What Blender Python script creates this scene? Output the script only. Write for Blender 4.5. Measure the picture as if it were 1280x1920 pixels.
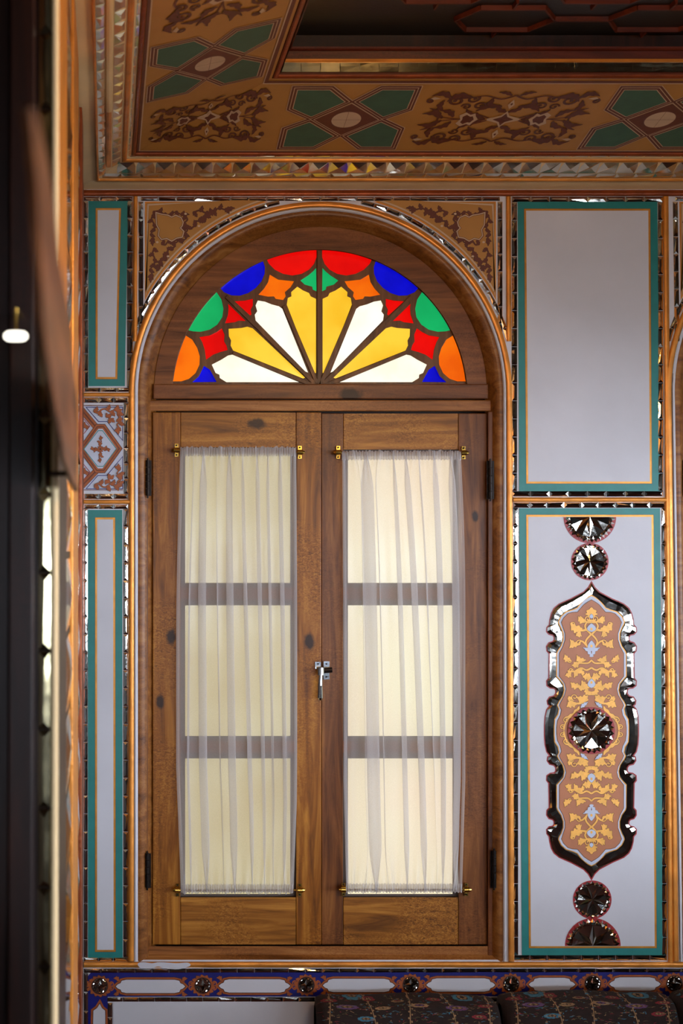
import bpy, bmesh, math, random
from mathutils import Vector, Matrix
from mathutils.geometry import tessellate_polygon
random.seed(7)
C = bpy.context.scene
for o in list(bpy.data.objects): bpy.data.objects.remove(o)
COL = C.collection
# ------------------------------------------------------------------ camera
F = 2250.0; PX = 200.0; D = 3.214; CH = 1.58
PITCH = math.atan(70.0 / F)
cd = bpy.data.cameras.new('camera'); cam = bpy.data.objects.new('camera', cd); COL.objects.link(cam)
cam.location = (0, 0, CH); cam.rotation_euler = (math.pi / 2 + PITCH, 0, 0)
cd.sensor_fit = 'VERTICAL'; cd.sensor_height = 36; cd.sensor_width = 24; cd.lens = 36 * F / 1920
cd.shift_x = (640 - PX) / 1920; cd.clip_start = 0.02
cd.dof.use_dof = True; cd.dof.focus_distance = 3.2; cd.dof.aperture_fstop = 4.5
C.camera = cam
C.view_settings.view_transform = 'Standard'; C.view_settings.look = 'None'
C.view_settings.gamma = 1; C.view_settings.use_curve_mapping = False
C.view_settings.exposure = 0.0
# ------------------------------------------------------------------ world and light levels
wd = bpy.data.worlds.new('world'); C.world = wd; wd.use_nodes = True
wd.node_tree.nodes['Background'].inputs[0].default_value = (0.75, 0.85, 1, 1)
wd.node_tree.nodes['Background'].inputs[1].default_value = 0.3
DAY = (0.76, 0.86, 1.0)
WIN_RIGHT = 34.0      # daylight strength of the low side windows
WIN_BEHIND = 19.0    # daylight strength of the window behind the camera
LAMP = 29.0        # added warm fill lamp, watts

# ------------------------------------------------------------------ rays and planes
cp, sp_ = math.cos(PITCH), math.sin(PITCH)
CAM = Vector((0, 0, CH))
def ray(x, y):
    a = (x - PX) / F; b = (960 - y) / F
    return Vector((a, cp - b * sp_, sp_ + b * cp))
def W(x, y, d=0.0):
    r = ray(x, y); return CAM + r * ((D + d) / r.y)
def on_plane(x, y, p, n):
    r = ray(x, y); return CAM + r * ((p - CAM).dot(n) / r.dot(n))
PXM = 700.0
# ------------------------------------------------------------------ materials
def lin(c):
    return tuple(((v / 255) / 12.92 if v / 255 <= .04045 else ((v / 255 + .055) / 1.055) ** 2.4) for v in c) + (1,)
def newmat(name):
    m = bpy.data.materials.new(name); m.use_nodes = True
    nt = m.node_tree; return m, nt, nt.nodes['Principled BSDF']
def N(nt, t, **k):
    n = nt.nodes.new(t)
    for a, b in k.items(): setattr(n, a, b)
    return n
def paint(name, rgb, rough=.5, var=.12, scale=30, metal=0.0, bump=.15, bscale=120, spec=.5):
    m, nt, b = newmat(name)
    tc = N(nt, 'ShaderNodeTexCoord'); no = N(nt, 'ShaderNodeTexNoise')
    no.inputs['Scale'].default_value = scale; no.inputs['Detail'].default_value = 6
    nt.links.new(tc.outputs['Object'], no.inputs['Vector'])
    cr = N(nt, 'ShaderNodeValToRGB'); c = lin(rgb)
    cr.color_ramp.elements[0].position = .3; cr.color_ramp.elements[1].position = .7
    cr.color_ramp.elements[0].color = tuple(v * (1 - var) for v in c[:3]) + (1,)
    cr.color_ramp.elements[1].color = tuple(min(1, v * (1 + var)) for v in c[:3]) + (1,)
    nt.links.new(no.outputs['Fac'], cr.inputs['Fac']); nt.links.new(cr.outputs['Color'], b.inputs['Base Color'])
    b.inputs['Roughness'].default_value = rough; b.inputs['Metallic'].default_value = metal
    b.inputs['Specular IOR Level'].default_value = spec
    if bump:
        n2 = N(nt, 'ShaderNodeTexNoise'); n2.inputs['Scale'].default_value = bscale; n2.inputs['Detail'].default_value = 3
        nt.links.new(tc.outputs['Object'], n2.inputs['Vector'])
        bp = N(nt, 'ShaderNodeBump'); bp.inputs['Strength'].default_value = bump; bp.inputs['Distance'].default_value = .002
        nt.links.new(n2.outputs['Fac'], bp.inputs['Height']); nt.links.new(bp.outputs['Normal'], b.inputs['Normal'])
    return m
def wood(name, dark, mid, light, axis='Z', knots=(), rough=.38, figure=.35):
    m, nt, b = newmat(name)
    tc = N(nt, 'ShaderNodeTexCoord'); mp = N(nt, 'ShaderNodeMapping')
    nt.links.new(tc.outputs['Object'], mp.inputs['Vector'])
    mp.inputs['Scale'].default_value = {'Z': (14, 14, 1.1), 'X': (1.1, 14, 14), 'Y': (14, 1.1, 14)}[axis]
    g = N(nt, 'ShaderNodeTexNoise'); g.inputs['Scale'].default_value = 2.2; g.inputs['Detail'].default_value = 9
    g.inputs['Distortion'].default_value = .9; g.inputs['Roughness'].default_value = .62
    nt.links.new(mp.outputs[0], g.inputs['Vector'])
    # fine ripple figure
    mp2 = N(nt, 'ShaderNodeMapping'); nt.links.new(tc.outputs['Object'], mp2.inputs['Vector'])
    mp2.inputs['Scale'].default_value = {'Z': (55, 55, 120), 'X': (60, 55, 130), 'Y': (120, 55, 55)}[axis]
    r = N(nt, 'ShaderNodeTexNoise'); r.inputs['Scale'].default_value = 1.8; r.inputs['Detail'].default_value = 2
    r.inputs['Distortion'].default_value = 1.6
    nt.links.new(mp2.outputs[0], r.inputs['Vector'])
    # where figure shows
    q = N(nt, 'ShaderNodeTexNoise'); q.inputs['Scale'].default_value = 5; nt.links.new(tc.outputs['Object'], q.inputs['Vector'])
    qr = N(nt, 'ShaderNodeMapRange'); qr.inputs[1].default_value = .42; qr.inputs[2].default_value = .62
    qr.inputs[3].default_value = 0; qr.inputs[4].default_value = figure
    nt.links.new(q.outputs['Fac'], qr.inputs[0])
    mx = N(nt, 'ShaderNodeMix'); nt.links.new(qr.outputs[0], mx.inputs[0])
    nt.links.new(g.outputs['Fac'], mx.inputs[2]); nt.links.new(r.outputs['Fac'], mx.inputs[3])
    cr = N(nt, 'ShaderNodeValToRGB'); e = cr.color_ramp.elements
    e[0].position = .32; e[0].color = lin(dark); e[1].position = .68; e[1].color = lin(light)
    k = e.new(.5); k.color = lin(mid)
    nt.links.new(mx.outputs[0], cr.inputs['Fac'])
    col = cr.outputs['Color']
    for (kx, kz, kr) in knots:
        p = W(kx, kz)
        sv = N(nt, 'ShaderNodeVectorMath', operation='SUBTRACT'); nt.links.new(tc.outputs['Object'], sv.inputs[0])
        sv.inputs[1].default_value = (p.x, 0, p.z)
        ml = N(nt, 'ShaderNodeVectorMath', operation='MULTIPLY'); nt.links.new(sv.outputs[0], ml.inputs[0])
        s = PXM / kr; ml.inputs[1].default_value = ((s * .6, 0, s) if axis == 'X' else (s, 0, s * .6))
        nz = N(nt, 'ShaderNodeTexNoise'); nz.inputs['Scale'].default_value = 60; nt.links.new(tc.outputs['Object'], nz.inputs['Vector'])
        ln = N(nt, 'ShaderNodeVectorMath', operation='LENGTH'); nt.links.new(ml.outputs[0], ln.inputs[0])
        ad = N(nt, 'ShaderNodeMath', operation='MULTIPLY_ADD'); nt.links.new(nz.outputs['Fac'], ad.inputs[0]); ad.inputs[1].default_value = .8
        nt.links.new(ln.outputs['Value'], ad.inputs[2])
        rg = N(nt, 'ShaderNodeMapRange'); rg.inputs[1].default_value = 1.0; rg.inputs[2].default_value = 1.5
        rg.inputs[3].default_value = .92; rg.inputs[4].default_value = 0
        nt.links.new(ad.outputs[0], rg.inputs[0])
        m2 = N(nt, 'ShaderNodeMix', data_type='RGBA'); nt.links.new(rg.outputs[0], m2.inputs[0])
        nt.links.new(col, m2.inputs[6]); m2.inputs[7].default_value = lin((34, 14, 4)); col = m2.outputs[2]
    nt.links.new(col, b.inputs['Base Color']); b.inputs['Roughness'].default_value = rough; b.inputs['Specular IOR Level'].default_value = .3
    bp = N(nt, 'ShaderNodeBump'); bp.inputs['Strength'].default_value = .25; bp.inputs['Distance'].default_value = .002
    nt.links.new(mx.outputs[0], bp.inputs['Height']); nt.links.new(bp.outputs['Normal'], b.inputs['Normal'])
    return m
def mirror(name, c=(.86, .84, .78), rough=.06):
    m, nt, b = newmat(name)
    tc = N(nt, 'ShaderNodeTexCoord'); no = N(nt, 'ShaderNodeTexNoise'); no.inputs['Scale'].default_value = 25
    nt.links.new(tc.outputs['Object'], no.inputs['Vector'])
    rg = N(nt, 'ShaderNodeMapRange'); rg.inputs[3].default_value = rough * .5; rg.inputs[4].default_value = rough * 2
    nt.links.new(no.outputs['Fac'], rg.inputs[0]); nt.links.new(rg.outputs[0], b.inputs['Roughness'])
    bp = N(nt, 'ShaderNodeBump'); bp.inputs['Strength'].default_value = .25; bp.inputs['Distance'].default_value = .003
    nt.links.new(no.outputs['Fac'], bp.inputs['Height']); nt.links.new(bp.outputs['Normal'], b.inputs['Normal'])
    b.inputs['Base Color'].default_value = c + (1,); b.inputs['Metallic'].default_value = 1
    return m
def glow(name, c1, c2, strength, scale=6, stretch=(1, 1, 1)):
    m, nt, b = newmat(name)
    tc = N(nt, 'ShaderNodeTexCoord'); mp = N(nt, 'ShaderNodeMapping'); mp.inputs['Scale'].default_value = stretch
    nt.links.new(tc.outputs['Object'], mp.inputs['Vector'])
    no = N(nt, 'ShaderNodeTexNoise'); no.inputs['Scale'].default_value = scale
    no.inputs['Detail'].default_value = 4
    nt.links.new(mp.outputs[0], no.inputs['Vector'])
    cr = N(nt, 'ShaderNodeValToRGB'); cr.color_ramp.elements[0].position = .35; cr.color_ramp.elements[1].position = .65
    cr.color_ramp.elements[0].color = lin(c1); cr.color_ramp.elements[1].color = lin(c2)
    nt.links.new(no.outputs['Fac'], cr.inputs['Fac'])
    b.inputs['Base Color'].default_value = tuple(v * .15 for v in lin(c1)[:3]) + (1,)
    nt.links.new(cr.outputs['Color'], b.inputs['Emission Color']); b.inputs['Emission Strength'].default_value = strength
    b.inputs['Roughness'].default_value = .15
    return m
M = {}
M['white'] = paint('white_plaster', (204, 204, 212), .55, .05, 6, bump=.25, bscale=40)
M['cove'] = paint('cove_plaster', (232, 204, 156), .6, .08, 9)
M['green'] = paint('green_paint', (24, 122, 118), .42, .08)
M['cgreen'] = paint('ceiling_green', (54, 94, 72), .55, .1)
M['tan'] = paint('tan_paint', (180, 126, 54), .5, .07, 12)
M['brown'] = paint('brown_paint', (98, 40, 16), .5, .15)
M['red'] = paint('red_paint', (150, 18, 24), .4, .1)
M['cream'] = paint('cream_paint', (200, 170, 140), .5, .06)
M['line'] = paint('dark_line', (58, 22, 12), .5, .1)
M['gold'] = paint('gold_paint', (222, 142, 56), .36, .25, 14, metal=.4, bump=.5, bscale=90)
M['goldline'] = paint('gold_line', (204, 140, 52), .36, .15, 40, metal=.45)
M['copper'] = paint('copper_paint', (142, 66, 26), .36, .25, 25, metal=.4, bump=.4)
M['leafgold'] = paint('leaf_gold', (240, 176, 78), .45, .12, 60, metal=.1)
M['field'] = paint('medallion_brown', (178, 110, 70), .45, .08, 20)
M['pale'] = paint('pale_blue_paint', (190, 196, 214), .45, .05)
M['blue'] = paint('blue_paint', (14, 16, 110), .4, .15)
M['rust'] = paint('rust_paint', (160, 80, 28), .45, .2, 60)
M['mirror'] = mirror('mirror_glass')
M['mirror_dim'] = mirror('mirror_olive', (.40, .34, .20), .12)  # dim ochre reflections put into the mirror's own olive colour
M['w_leaf'] = wood('wood_left_leaf', (78, 38, 3), (142, 84, 16), (190, 128, 44), 'Z', figure=.6, knots=[(322, 1195, 10), (583, 1205, 11), (301, 1318, 9), (352, 1750, 4)])
M['w_leaf2'] = wood('wood_right_leaf', (68, 34, 10), (120, 70, 28), (156, 102, 48), 'Z', [(897, 968, 7)])
M['w_rail'] = wood('wood_rails', (82, 44, 6), (148, 92, 26), (194, 134, 54), 'X', [(483, 792, 11)], figure=.7)
M['w_beam'] = wood('wood_beam', (92, 50, 18), (150, 94, 44), (186, 130, 74), 'X')
M['w_frame'] = wood('wood_frame', (66, 32, 10), (108, 58, 22), (138, 82, 36), 'Z')
M['w_fan'] = wood('wood_fanlight', (72, 38, 16), (120, 70, 34), (152, 96, 50), 'X', [(660, 738, 14)])
M['w_arch'] = wood('wood_arch', (84, 44, 12), (132, 80, 32), (164, 112, 58), 'X')
M['w_trac'] = wood('wood_tracery', (70, 42, 20), (104, 64, 34), (130, 84, 46), 'Z', figure=.1)
M['w_dark'] = wood('wood_dark', (18, 7, 4), (36, 15, 8), (54, 24, 12), 'Z', rough=.4)
M['w_red'] = wood('wood_red', (48, 16, 8), (86, 32, 14), (110, 46, 22), 'X', rough=.4)
M['w_curve'] = wood('wood_worn', (44, 20, 8), (92, 48, 20), (128, 76, 42), 'Y', rough=.45)
M['mirror_soft'] = mirror('mirror_soft', (.72, .68, .58), .16)
M['brass'] = paint('brass', (190, 150, 70), .25, .1, metal=1, bump=0)
M['iron'] = paint('dark_iron', (34, 28, 26), .4, .3, 80, metal=.8)
M['chrome'] = paint('chrome', (190, 195, 200), .12, .03, metal=1, bump=0)
M['black'] = paint('black_panel', (14, 8, 6), .4, .3)
M['mist'] = paint('muntin_grey', (84, 70, 62), .5, .15)
for k, a, b_, s in (('g_red', (235, 8, 4), (215, 2, 4), 1.0), ('g_blue', (8, 12, 215), (4, 4, 175), 1.0), ('g_green', (20, 180, 100), (16, 160, 88), 1.0),
                   ('g_orange', (246, 116, 10), (228, 88, 4), 1.05), ('g_yellow', (250, 204, 58), (240, 184, 36), 1.05), ('g_white', (255, 252, 238), (248, 240, 212), 1.1)):
    M[k] = glow(k, a, b_, s, 9)
M['g_cream'] = glow('frosted_cream_glass', (244, 232, 184), (218, 198, 142), .74, 3.5)
M['g_pink'] = glow('frosted_pale_glass', (254, 246, 208), (252, 230, 196), 1.02, 2.6)
M['carpet'] = paint('carpet', (72, 32, 26), .9, .4, 12)
M['wallroom'] = paint('room_plaster', (66, 50, 36), .7, .2, 3)
M['roomtrim'] = paint('room_ochre', (84, 52, 26), .4, .3, 4)
# ------------------------------------------------------------------ object helpers
def link(name, verts, faces, mats, parent=None, idx=None, smooth=False):
    me = bpy.data.meshes.new(name); me.from_pydata([tuple(v) for v in verts], [], faces)
    for m in (mats if isinstance(mats, (list, tuple)) else [mats]): me.materials.append(M[m])
    if idx: me.polygons.foreach_set('material_index', idx)
    if smooth: me.polygons.foreach_set('use_smooth', [True] * len(me.polygons))
    me.update(); o = bpy.data.objects.new(name, me); COL.objects.link(o)
    if parent:
        o.parent = parent; o.matrix_parent_inverse = Matrix.Translation(-PL[parent.name])
    return o
PL = {}
def empty(name, loc, parent=None):
    o = bpy.data.objects.new(name, None); o.empty_display_size = .05; COL.objects.link(o); o.location = loc
    PL[o.name] = Vector(loc)
    if parent:
        o.parent = parent; o.matrix_parent_inverse = Matrix.Translation(-PL[parent.name])
    return o
def tag(o, label, cat, group=None):
    o['label'] = label; o['category'] = cat
    if group: o['group'] = group
    return o
def struct(o, label=None):
    o['kind'] = 'structure'
    if label: o['label'] = label
    return o
class Mesh:
    def __init__(s): s.v = []; s.f = []; s.i = []; s.mats = []
    def mi(s, m):
        if m not in s.mats: s.mats.append(m)
        return s.mats.index(m)
    def face(s, pts, m):
        k = len(s.v); s.v += [Vector(p) for p in pts]; s.f.append(tuple(range(k, k + len(pts)))); s.i.append(s.mi(m))
    def grid(s, rows, m, closed=False):
        k = len(s.v); n = len(rows[0])
        for r in rows: s.v += [Vector(p) for p in r]
        mi = s.mi(m)
        for a in range(len(rows) - 1):
            for b in range(n if closed else n - 1):
                c = (b + 1) % n
                s.f.append((k + a * n + b, k + a * n + c, k + (a + 1) * n + c, k + (a + 1) * n + b)); s.i.append(mi)
    def box(s, lo, hi, m, bev=0):
        x0, y0, z0 = lo; x1, y1, z1 = hi
        k = len(s.v); s.v += [Vector(p) for p in ((x0,y0,z0),(x1,y0,z0),(x1,y1,z0),(x0,y1,z0),(x0,y0,z1),(x1,y0,z1),(x1,y1,z1),(x0,y1,z1))]
        for f in ((0,3,2,1),(4,5,6,7),(0,1,5,4),(1,2,6,5),(2,3,7,6),(3,0,4,7)): s.f.append(tuple(k + q for q in f)); s.i.append(s.mi(m))
    def tube(s, pts, r, m, n=10, radii=None):
        rows = []
        for i, p in enumerate(pts):
            a = pts[max(0, i - 1)]; b = pts[min(len(pts) - 1, i + 1)]; t = (Vector(b) - Vector(a)).normalized()
            u = t.cross(Vector((0, 0, 1)) if abs(t.z) < .9 else Vector((1, 0, 0))).normalized(); w = t.cross(u)
            rr = radii[i] if radii else r
            rows.append([Vector(p) + (u * math.cos(q * 2 * math.pi / n) + w * math.sin(q * 2 * math.pi / n)) * rr for q in range(n)])
        s.grid(rows, m, True); s.face(rows[0], m); s.face(rows[-1][::-1], m)
    def slab(s, outer, d0, d1, m, holes=(), mp=W, side=None, inset=0):
        """px polygon (with holes) extruded between depths d0 (front) and d1 (back)"""
        loops = [outer] + list(holes); side = side or m
        fl = [[Vector((p[0], p[1], 0)) for p in l] for l in loops]; flat = [p for l in loops for p in l]
        k = len(s.v); s.v += [mp(p[0], p[1], d0) for p in flat]; mi = s.mi(m)
        for t in tessellate_polygon(fl): s.f.append(tuple(k + q for q in t)); s.i.append(mi)
        ms = s.mi(side)
        for l in loops:
            n = len(l); k = len(s.v)
            s.v += [mp(p[0], p[1], d0) for p in l] + [mp(p[0], p[1], d1) for p in l]
            for q in range(n): s.f.append((k + q, k + (q + 1) % n, k + n + (q + 1) % n, k + n + q)); s.i.append(ms)
    def build(s, name, parent=None, smooth=False, bevel=0):
        o = link(name, s.v, s.f, s.mats, parent, s.i, smooth)
        bm = bmesh.new(); bm.from_mesh(o.data)
        if bevel or smooth: bmesh.ops.remove_doubles(bm, verts=bm.verts, dist=1e-5)
        bmesh.ops.recalc_face_normals(bm, faces=bm.faces); bm.to_mesh(o.data); bm.free()
        if bevel:
            b = o.modifiers.new('bevel', 'BEVEL'); b.width = bevel; b.segments = 2; b.limit_method = 'ANGLE'; b.angle_limit = .7
        return o
def rect(x0, y0, x1, y1): return [(x0, y0), (x1, y0), (x1, y1), (x0, y1)]
def catmull(pts, n=8, closed=False):
    out = []; L = len(pts)
    for i in range(L if closed else L - 1):
        g = (lambda k: pts[k % L]) if closed else (lambda k: pts[max(0, min(L - 1, k))])
        p0, p1, p2, p3 = g(i - 1), g(i), g(i + 1), g(i + 2)
        for j in range(n):
            t = j / n
            out.append(tuple(.5 * (2 * p1[a] + (p2[a] - p0[a]) * t + (2 * p0[a] - 5 * p1[a] + 4 * p2[a] - p3[a]) * t * t + (3 * p1[a] - p0[a] - 3 * p2[a] + p3[a]) * t ** 3) for a in (0, 1)))
    if not closed: out.append(tuple(pts[-1]))
    return out
def area(p): return .5 * sum(p[i][0] * p[(i + 1) % len(p)][1] - p[(i + 1) % len(p)][0] * p[i][1] for i in range(len(p)))
def offset(pts, d):
    """grow (d>0) or shrink a polygon"""
    s = 1 if area(pts) > 0 else -1; n = len(pts); out = []
    for i in range(n):
        a, b, c = pts[i - 1], pts[i], pts[(i + 1) % n]
        e1 = Vector((b[0] - a[0], b[1] - a[1])); e2 = Vector((c[0] - b[0], c[1] - b[1]))
        if e1.length < 1e-9 or e2.length < 1e-9: out.append(b); continue
        e1.normalize(); e2.normalize()
        n1 = Vector((e1.y, -e1.x)) * s; n2 = Vector((e2.y, -e2.x)) * s; m = n1 + n2
        if m.length < .3: out.append((b[0] + n1.x * d, b[1] + n1.y * d)); continue
        m.normalize(); k = min(1 / max(.35, m.dot(n1)), 2)
        out.append((b[0] + m.x * d * k, b[1] + m.y * d * k))
    return out
# ------------------------------------------------------------------ painted ornament (thin raised paint layers)
class Painter(Mesh):
    """mp(x, y, h): drawing coordinates and height above the surface -> point"""
    def __init__(s, mp, unit=1.0, base=.0004): super().__init__(); s.mp = mp; s.u = unit; s.T = lambda p: p; s.base = base; s.cnt = 0
    def hh(s, lay):
        s.cnt += 1; return s.base + lay * .00022 + (s.cnt % 40) * 4e-6
    def poly(s, pts, m, lay=0, holes=()):
        h = s.hh(lay)
        loops = [[s.T(p) for p in l] for l in [pts] + list(holes)]
        fl = [[Vector((p[0], p[1], 0)) for p in l] for l in loops]; flat = [p for l in loops for p in l]
        k = len(s.v); s.v += [s.mp(p[0], p[1], h) for p in flat]; mi = s.mi(m)
        for t in tessellate_polygon(fl): s.f.append(tuple(k + q for q in t)); s.i.append(mi)
    def ring(s, outer, inner, m, lay=0):
        n = len(outer); h = s.hh(lay); k = len(s.v); mi = s.mi(m)
        s.v += [s.mp(*s.T(p), h) for p in outer] + [s.mp(*s.T(p), h) for p in inner]
        for q in range(n): s.f.append((k + q, k + (q + 1) % n, k + n + (q + 1) % n, k + n + q)); s.i.append(mi)
    def outline(s, pts, w, m, lay=0): s.ring(offset(pts, w / 2), offset(pts, -w / 2), m, lay)
    def stroke(s, pts, w0, w1, m, lay=0, smooth=True):
        p = catmull(pts, 7) if smooth and len(pts) > 2 else list(pts); n = len(p); L = []; R = []
        for i in range(n):
            a = p[max(0, i - 1)]; b = p[min(n - 1, i + 1)]; dx, dy = b[0] - a[0], b[1] - a[1]; q = math.hypot(dx, dy) or 1
            w = (w0 + (w1 - w0) * i / (n - 1)) / 2
            L.append((p[i][0] - dy / q * w, p[i][1] + dx / q * w)); R.append((p[i][0] + dy / q * w, p[i][1] - dx / q * w))
        h = s.hh(lay); k = len(s.v); mi = s.mi(m)
        s.v += [s.mp(*s.T(c), h + q * 3e-6) for q, c in enumerate(L)] + [s.mp(*s.T(c), h + q * 3e-6) for q, c in enumerate(R)]
        for i in range(n - 1): s.f.append((k + i, k + i + 1, k + n + i + 1, k + n + i)); s.i.append(mi)
    def ribbon(s, L, R, m, lay):
        h = s.hh(lay); k = len(s.v); mi = s.mi(m); n = len(L)
        s.v += [s.mp(*s.T(c), h + q * 3e-6) for q, c in enumerate(L)] + [s.mp(*s.T(c), h + q * 3e-6) for q, c in enumerate(R)]
        for i in range(n - 1): s.f.append((k + i, k + i + 1, k + n + i + 1, k + n + i)); s.i.append(mi)
    def disc(s, c, rx, ry, m, lay=0, n=20):
        s.poly([(c[0] + rx * math.cos(t * 2 * math.pi / n), c[1] + ry * math.sin(t * 2 * math.pi / n)) for t in range(n)], m, lay)
    def leaf(s, p, q, w, m, lay=0, bend=.25, edge=None, e=0, lobes=3):
        """lobed leaf from p to q"""
        dx, dy = q[0] - p[0], q[1] - p[1]; L = math.hypot(dx, dy) or 1; ux, uy = dx / L, dy / L; nx, ny = -uy, ux; n = 13
        def side(sg, ex):
            o = []
            for i in range(n + 1):
                t = i / n; ww = w * .5 * (math.sin(math.pi * min(1, t ** .75)) ** .8) * (1 + .3 * math.cos(t * lobes * 2 * math.pi)) * (1.15 if sg > 0 else .8)
                if t < .12: ww = max(ww, w * .1)
                b = bend * L * math.sin(math.pi * t * .9); tt = t * (L + ex) - ex / 2
                o.append((p[0] + ux * tt + nx * (b + sg * (ww + ex)), p[1] + uy * tt + ny * (b + sg * (ww + ex))))
            return o
        if edge: s.ribbon(side(1, e), side(-1, e), edge, lay)
        s.ribbon(side(1, 0), side(-1, 0), m, lay + 1)
    def curl(s, p, ang, r, w, m, lay=0, hand=1, edge=None, e=0, turns=1.1):
        """scroll that starts at p heading ang and winds to a dot"""
        pts = []; x, y = p; n = 16; a = ang
        for i in range(n + 1):
            pts.append((x, y)); rr = r * (1 - .75 * i / n); st = rr * turns * 2 * math.pi / n
            x += math.cos(a) * st; y += math.sin(a) * st; a += hand * turns * 2 * math.pi / n
        if edge: s.stroke(pts, w + 2 * e, w * .8 + 2 * e, edge, lay, False); s.disc(pts[-1], w * .8 + e, w * .8 + e, edge, lay, 10)
        s.stroke(pts, w, w * .7, m, lay + 1, False); s.disc(pts[-1], w * .75, w * .75, m, lay + 1, 10)
    def sprig(s, p, q, w, m, lay=0, edge=None, e=0, n=4, hand=1):
        """stem with alternating lobed leaves"""
        dx, dy = q[0] - p[0], q[1] - p[1]; L = math.hypot(dx, dy)
        pts = [(p[0] + dx * t / 6 - dy / L * w * .35 * math.sin(t * 1.9) * hand, p[1] + dy * t / 6 + dx / L * w * .35 * math.sin(t * 1.9) * hand) for t in range(7)]
        if edge: s.stroke(pts, w * .22 + 2 * e, w * .15 + 2 * e, edge, lay)
        s.stroke(pts, w * .22, w * .15, m, lay + 1)
        a0 = math.atan2(dy, dx)
        for i in range(n):
            c = pts[int((i + .6) * 6 / n)]; sd = 1 if i % 2 else -1; sd *= hand; a = a0 + sd * .95
            s.leaf(c, (c[0] + math.cos(a) * w, c[1] + math.sin(a) * w), w * .62, m, lay, -.2 * sd, edge, e)
            a = a0 - sd * 1.2; s.curl(c, a, w * .26, w * .16, m, lay, sd, edge, e)
        s.leaf(pts[-2], (q[0] + math.cos(a0) * w * .6, q[1] + math.sin(a0) * w * .6), w * .6, m, lay, .1 * hand, edge, e)
def sym(P, fn, c, modes=((1, 1), (-1, 1))):
    old = P.T
    for sx, sy in modes:
        P.T = (lambda sx, sy: lambda p: old((c[0] + sx * p[0], c[1] + sy * p[1])))(sx, sy); fn(P)
    P.T = old
wallmap = lambda x, y, h: W(x, y, -h)
# ------------------------------------------------------------------ mirror mosaic
def mirror_run(Mh, mp, path, w, piece=34, rise=.22, m='mirror', unit=1 / PXM, jitter=.25):
    """hip-roofed bevelled pieces laid along a polyline of width w (drawing units)"""
    for a, b in zip(path[:-1], path[1:]):
        a = Vector(a); b = Vector(b); L = (b - a).length
        if L < w * .4: continue
        n = max(1, round(L / piece)); t = (b - a) / L; nn = Vector((-t.y, t.x)); st = L / n
        for i in range(n):
            s0 = a + t * (st * i + w * .03); s1 = a + t * (st * (i + 1) - w * .03); e = min(w * .55, st * .45)
            h = w * rise * unit; j = lambda: h * (1 + random.uniform(-jitter, jitter)); g = .0004
            A = [s0 - nn * w / 2, s1 - nn * w / 2, s1 + nn * w / 2, s0 + nn * w / 2]; R = [s0 + t * e + nn * random.uniform(-.08, .08) * w, s1 - t * e + nn * random.uniform(-.08, .08) * w]
            Av = [mp(p.x, p.y, g + random.uniform(0, .0006)) for p in A]; h1, h2 = j(), j()
            Rv = [mp(R[0].x, R[0].y, g + h1), mp(R[1].x, R[1].y, g + h2)]
            k = len(Mh.v); Mh.v += Av + Rv; mi = Mh.mi(m)
            for f in ((0, 1, 5, 4), (2, 3, 4, 5), (3, 0, 4), (1, 2, 5)): Mh.f.append(tuple(k + q for q in f)); Mh.i.append(mi)
def mirror_frame(name, x0, y0, x1, y1, w, label, piece=34, sides='tblr', bands=None, group='bevelled mirror strips on the wall'):
    m = Mesh(); g = lambda s, d: (bands or {}).get(s, d)
    wl, wr, wt, wb = g('l', w), g('r', w), g('t', w), g('b', w)
    if 't' in sides: mirror_run(m, wallmap, [(x0, y0 + wt / 2), (x1, y0 + wt / 2)], wt, piece)
    if 'b' in sides: mirror_run(m, wallmap, [(x0, y1 - wb / 2), (x1, y1 - wb / 2)], wb, piece)
    if 'l' in sides: mirror_run(m, wallmap, [(x0 + wl / 2, y0 + wt), (x0 + wl / 2, y1 - wb)], wl, piece)
    if 'r' in sides: mirror_run(m, wallmap, [(x1 - wr / 2, y0 + wt), (x1 - wr / 2, y1 - wb)], wr, piece)
    return tag(m.build(name), label, 'mirror border', group)
def moulding(path, w, h, mat, mp=wallmap, closed=False, m=None):
    """rounded gilt bead along a drawing path"""
    m = m or Mesh(); n = len(path); rows = []
    for i in range(n):
        a = path[i - 1] if (i or closed) else path[0]; b = path[(i + 1) % n] if (i < n - 1 or closed) else path[-1]
        dx, dy = b[0] - a[0], b[1] - a[1]; q = math.hypot(dx, dy) or 1; nx, ny = -dy / q, dx / q
        rows.append([mp(path[i][0] + nx * w / 2 * c, path[i][1] + ny * w / 2 * c, hh * h) for c, hh in ((-1, -.02), (-1, .45), (-.8, .8), (-.4, 1), (0, 1.06), (.4, 1), (.8, .8), (1, .45), (1, -.02))])
    if closed: rows.append(rows[0])
    m.grid(rows, mat); return m
# ================================================================== STRUCTURE
AC = (600.5, 737)
SHIFT = W(1256 + 0, 1200).x - W(243, 1200).x       # spacing of the arched windows
def arch(r, yb, c=AC, n=48, rx=None):
    return [(c[0] - r, yb)] + [(c[0] - r * math.cos(math.pi * i / n), c[1] - r * math.sin(math.pi * i / n)) for i in range(n + 1)] + [(c[0] + r, yb)]
def shifted(pts): return [((lambda q: (PX + (W(p[0], p[1]).x + SHIFT) / (W(p[0], p[1]).x if abs(W(p[0], p[1]).x) > 1e-6 else 1) * (p[0] - PX), p[1]))(0)) for p in pts]
XL = -.062; XR = 3.4; YF = -2.6; ZC = CH + .972
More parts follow.
